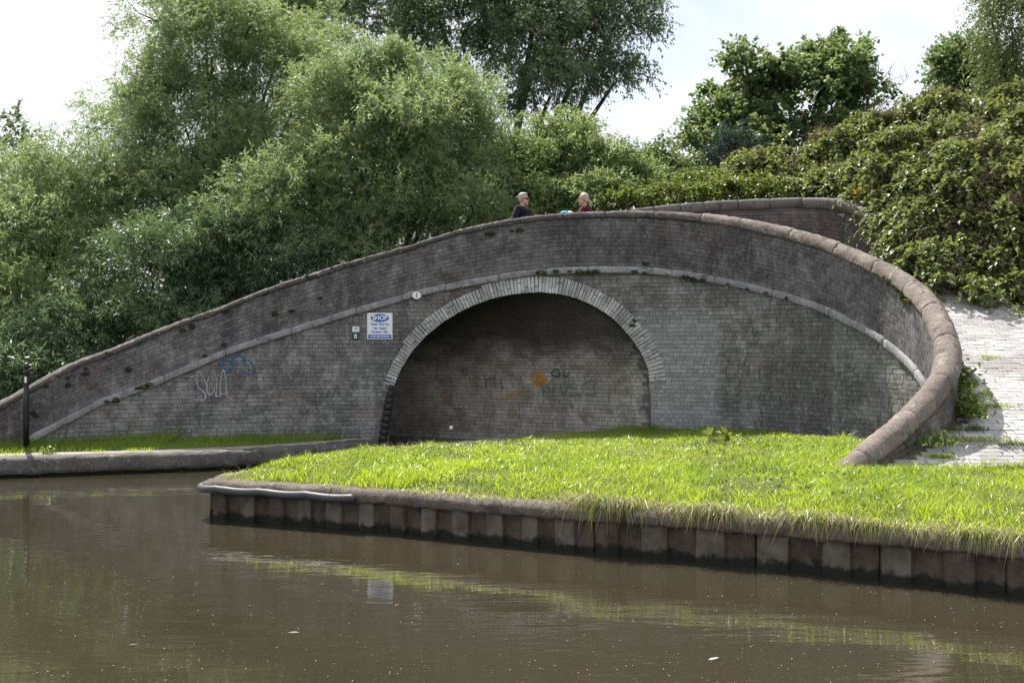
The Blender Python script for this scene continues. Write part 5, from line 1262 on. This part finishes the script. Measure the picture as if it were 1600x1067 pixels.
def person(label, base, face_ang, H, spec):
    """face_ang: direction the person faces in plan (0 = +x).  local frame: x forward, y left, z up"""
    root = empty('person', tuple(base)); tag(root, label, 'person')
    Rz = Matrix.Rotation(face_ang, 3, 'Z'); B = Vector(base); k = H / 1.72
    P = lambda x, y, z: B + Rz @ (Vector((x, y, z)) * k)
    hr = Matrix.Rotation(spec.get('head_turn', 0), 3, 'Z'); hc = Vector((.02, 0, 1.60)); Hd = lambda x, y, z: B + Rz @ ((hc + hr @ Vector((x, y, z))) * k)
    HM = Rz @ hr
    sh = {s: P(-.01, .185 * s, 1.405) for s in (1, -1)}; el = {s: P(*spec['elbow'][s]) for s in (1, -1)}; wr = {s: P(*spec['wrist'][s]) for s in (1, -1)}
    body = MB()
    ellip(body, Hd(-.012, 0, .03), Vector((.094, .075, .105)) * k, HM); ellip(body, Hd(.032, 0, -.045), Vector((.062, .055, .075)) * k, HM)
    ball_cone(body, Hd(.085, 0, .012), Hd(.104, 0, -.022), .009 * k, .013 * k); ball_cone(body, Hd(.072, -.03, .035), Hd(.072, .03, .035), .014 * k, .014 * k)
    ball_cone(body, Hd(.082, -.018, -.058), Hd(.082, .018, -.058), .009 * k, .009 * k); ball_cone(body, Hd(.066, 0, -.098), Hd(.074, 0, -.1), .022 * k, .02 * k)
    for s in (1, -1): ellip(body, Hd(-.012, .075 * s, .0), Vector((.018, .010, .032)) * k, HM)
    ball_cone(body, P(-.012, 0, 1.42), P(.0, 0, 1.53), .058 * k, .052 * k)
    ball_cone(body, P(0, .10, 1.36), P(0, -.10, 1.36), .085 * k, .085 * k); ellip(body, P(0, 0, 1.2), Vector((.105, .155, .22)) * k, Rz); ellip(body, P(0, 0, .98), Vector((.11, .155, .14)) * k, Rz)
    for s in (1, -1):
        ball_cone(body, sh[s], el[s], .052 * k, .040 * k); ball_cone(body, el[s], wr[s], .040 * k, .026 * k)
        f = (wr[s] - el[s]).normalized(); f = Vector(spec['hand'][s]) if s in spec.get('hand', {}) else f
        if s in spec.get('hand', {}): f = (Rz @ f).normalized()
        side = f.cross(Vector((0, 0, 1))).normalized() if abs(f.z) < .95 else Rz @ Vector((1, 0, 0)); upn = side.cross(f).normalized()
        palm = wr[s] + f * .05 * k
        for q in (-.025, -.008, .008, .025): ball_cone(body, wr[s] + f * .012 * k + side * q * .6 * k, wr[s] + f * .085 * k + side * q * k, .015 * k, .012 * k, 8)
        for q, L in ((-.030, .058), (-.010, .074), (.010, .068), (.029, .05)):
            a0 = wr[s] + f * .085 * k + side * q * k; a1 = a0 + (f * .85 - upn * .35).normalized() * L * .5 * k; a2 = a1 + (f * .5 - upn * .85).normalized() * L * .5 * k; ball_cone(body, a0, a1, .0095 * k, .009 * k, 8); ball_cone(body, a1, a2, .009 * k, .008 * k, 8)
        th = side * (-s); b0 = wr[s] + f * .03 * k + th * .025 * k; b1 = b0 + (f * .6 + th * .6).normalized() * .04 * k; ball_cone(body, b0, b1, .013 * k, .011 * k, 8); ball_cone(body, b1, b1 + (f * .9 + th * .1).normalized() * .032 * k, .011 * k, .009 * k, 8)
        hp, kn, an = P(0, .09 * s, .90), P(.03, .10 * s, .49), P(-.01, .105 * s, .08); ball_cone(body, hp, kn, .085 * k, .056 * k); ball_cone(body, kn, an, .055 * k, .036 * k); ball_cone(body, an + Vector((0, 0, -.03 * k)), P(.15, .115 * s, .035), .036 * k, .028 * k)
    blob(body, 'body', M['skin'], root, .006)
    # upper clothing
    g = .014; top = MB()
    ball_cone(top, P(0, .105, 1.36), P(0, -.105, 1.36), (.085 + g) * k, (.085 + g) * k); ellip(top, P(0, 0, 1.2), Vector((.105 + g, .155 + g, .24)) * k, Rz); ellip(top, P(0, 0, 1.0), Vector((.12 + g, .165 + g, .17)) * k, Rz)
    for s in (1, -1):
        e = el[s] if spec['sleeve'] == 'long' else sh[s] + (el[s] - sh[s]) * .62
        ball_cone(top, sh[s], e, (.056 + g) * k, (.046 + g) * k)
        if spec['sleeve'] == 'long': ball_cone(top, el[s], el[s] + (wr[s] - el[s]) * .93, (.042 + g) * k, (.031 + g) * k)
    sh_o = blob(top, 'shirt', spec['shirt'], root, .009)
    if spec.get('collar'):
        cb = MB(); ring = [P(-.012 + .072 * math.cos(a), .074 * math.sin(a), 1.462 - .028 * math.cos(a)) for a in np.linspace(.5, 2 * math.pi - .5, 16)]; cb.tube(ring, .016 * k, 8); cb.build('collar', spec['shirt'], sh_o, True)
    tr = MB()
    ellip(tr, P(0, 0, .95), Vector((.122, .168, .13)) * k, Rz)
    for s in (1, -1): ball_cone(tr, P(0, .09 * s, .90), P(.03, .10 * s, .49), .10 * k, .072 * k); ball_cone(tr, P(.03, .10 * s, .49), P(-.01, .105 * s, .12), .071 * k, .06 * k)
    blob(tr, 'trousers', M['denim'], root, .012)
    for s in (1, -1):
        sm = MB(); ball_cone(sm, P(-.03, .107 * s, .045), P(.16, .117 * s, .04), .046 * k, .038 * k); so = blob(sm, 'shoe', M['black_paint'], root, .01)
    hb = MB()
    if spec['hair'] == 'short':
        ellip(hb, Hd(-.030, 0, .055), Vector((.090, .080, .088)) * k, HM); ellip(hb, Hd(-.055, 0, .01), Vector((.056, .076, .075)) * k, HM); ellip(hb, Hd(.02, 0, .105), Vector((.055, .058, .032)) * k, HM)
    else:
        ellip(hb, Hd(-.024, 0, .052), Vector((.100, .084, .094)) * k, HM); ellip(hb, Hd(-.05, 0, .0), Vector((.062, .08, .08)) * k, HM); ball_cone(hb, Hd(-.10, 0, .0), Hd(-.15, 0, -.05), .026 * k, .03 * k); ball_cone(hb, Hd(-.15, 0, -.05), Hd(-.145, 0, -.15), .03 * k, .018 * k)
        for s in (1, -1): ellip(hb, Hd(.0, .07 * s, .06), Vector((.045, .018, .05)) * k, HM)
    blob(hb, 'hair', spec['haircol'], root, .007)
    for s in (1, -1):
        eb = MB(); ellip(eb, Hd(.083, .032 * s, .012), Vector((.009, .012, .007)) * k, HM); eb.build('eye', M['black_paint'], root, True)
    if spec.get('glasses'):
        gb = MB(); 
        for s in (1, -1):
            ellip(gb, Hd(.099, .034 * s, .012), Vector((.008, .03, .021)) * k, HM); gb.tube([Hd(.096, .064 * s, .018), Hd(.04, .08 * s, .018), Hd(-.02, .084 * s, .012)], .005 * k, 6)
        gb.tube([Hd(.104, .02, .02), Hd(.104, -.02, .02)], .005 * k, 6); gb.build('sunglasses', M['lens'], root, True)
    if spec.get('strap'):
        sb = MB(); s = spec['strap']
        Q = [P(-.125, .10 * s, 1.28), P(-.11, .115 * s, 1.42), P(-.02, .12 * s, 1.475), P(.075, .115 * s, 1.42), P(.115, .11 * s, 1.30), P(.09, .13 * s, 1.12)]
        sb.tube(Q, .014 * k, 6); sb.build('strap', M['black_paint'], root, True)
    return root
man_x = at(817, 330, 21.78)[0]
person('grey-haired man in navy shirt and sunglasses leaning a hand on the parapet', (man_x, 21.80, 3.262), R(-28), 1.70,
       dict(elbow={1: (-.02, .27, 1.15), -1: (-.04, -.33, 1.18)}, wrist={1: (.16, .22, 1.06), -1: (-.06, -.50, 1.125)}, hand={-1: (.25, -.95, -.15)}, shirt=M['navy'], sleeve='long', collar=True, hair='short', haircol=M['hair_grey'], glasses=True, head_turn=R(0)))
wx = at(913, 330, 21.9)[0]
person('pale-haired woman in maroon T-shirt with ponytail facing the man', (wx, 21.95, 3.315), R(193), 1.66,
       dict(elbow={1: (-.17, .26, 1.16), -1: (-.13, -.25, 1.15)}, wrist={1: (-.02, .20, 1.0), -1: (.05, -.22, 1.0)}, shirt=M['maroon'], sleeve='short', hair='long', haircol=M['hair_blonde'], strap=1))
# small bag resting on the parapet between them
bz = at(884, 333, 21.35); bag = empty('bag', (bz[0], 21.35, float(BR.top(BR.s_of_px(884, 0.))))); tag(bag, 'small light blue and white bag resting on the parapet between the people', 'bag')
mb = MB(); b = Vector(bag.location); ellip(mb, b + Vector((0, .02, .03)), Vector((.085, .06, .045))); ellip(mb, b + Vector((-.05, .02, .028)), Vector((.06, .05, .04))); blob(mb, 'pouch', M['sky_cloth'], bag, .008)
mb = MB(); ellip(mb, b + Vector((.07, .02, .032)), Vector((.07, .055, .038))); ellip(mb, b + Vector((.12, .02, .022)), Vector((.05, .04, .025))); blob(mb, 'flap', M['white_paint'], bag, .008)
mb = MB(); mb.tube([b + Vector((-.06, .02, .06)), b + Vector((-.02, .02, .105)), b + Vector((.05, .02, .09)), b + Vector((.11, .02, .05))], .007, 6); mb.build('handle', M['black_paint'], bag, True)
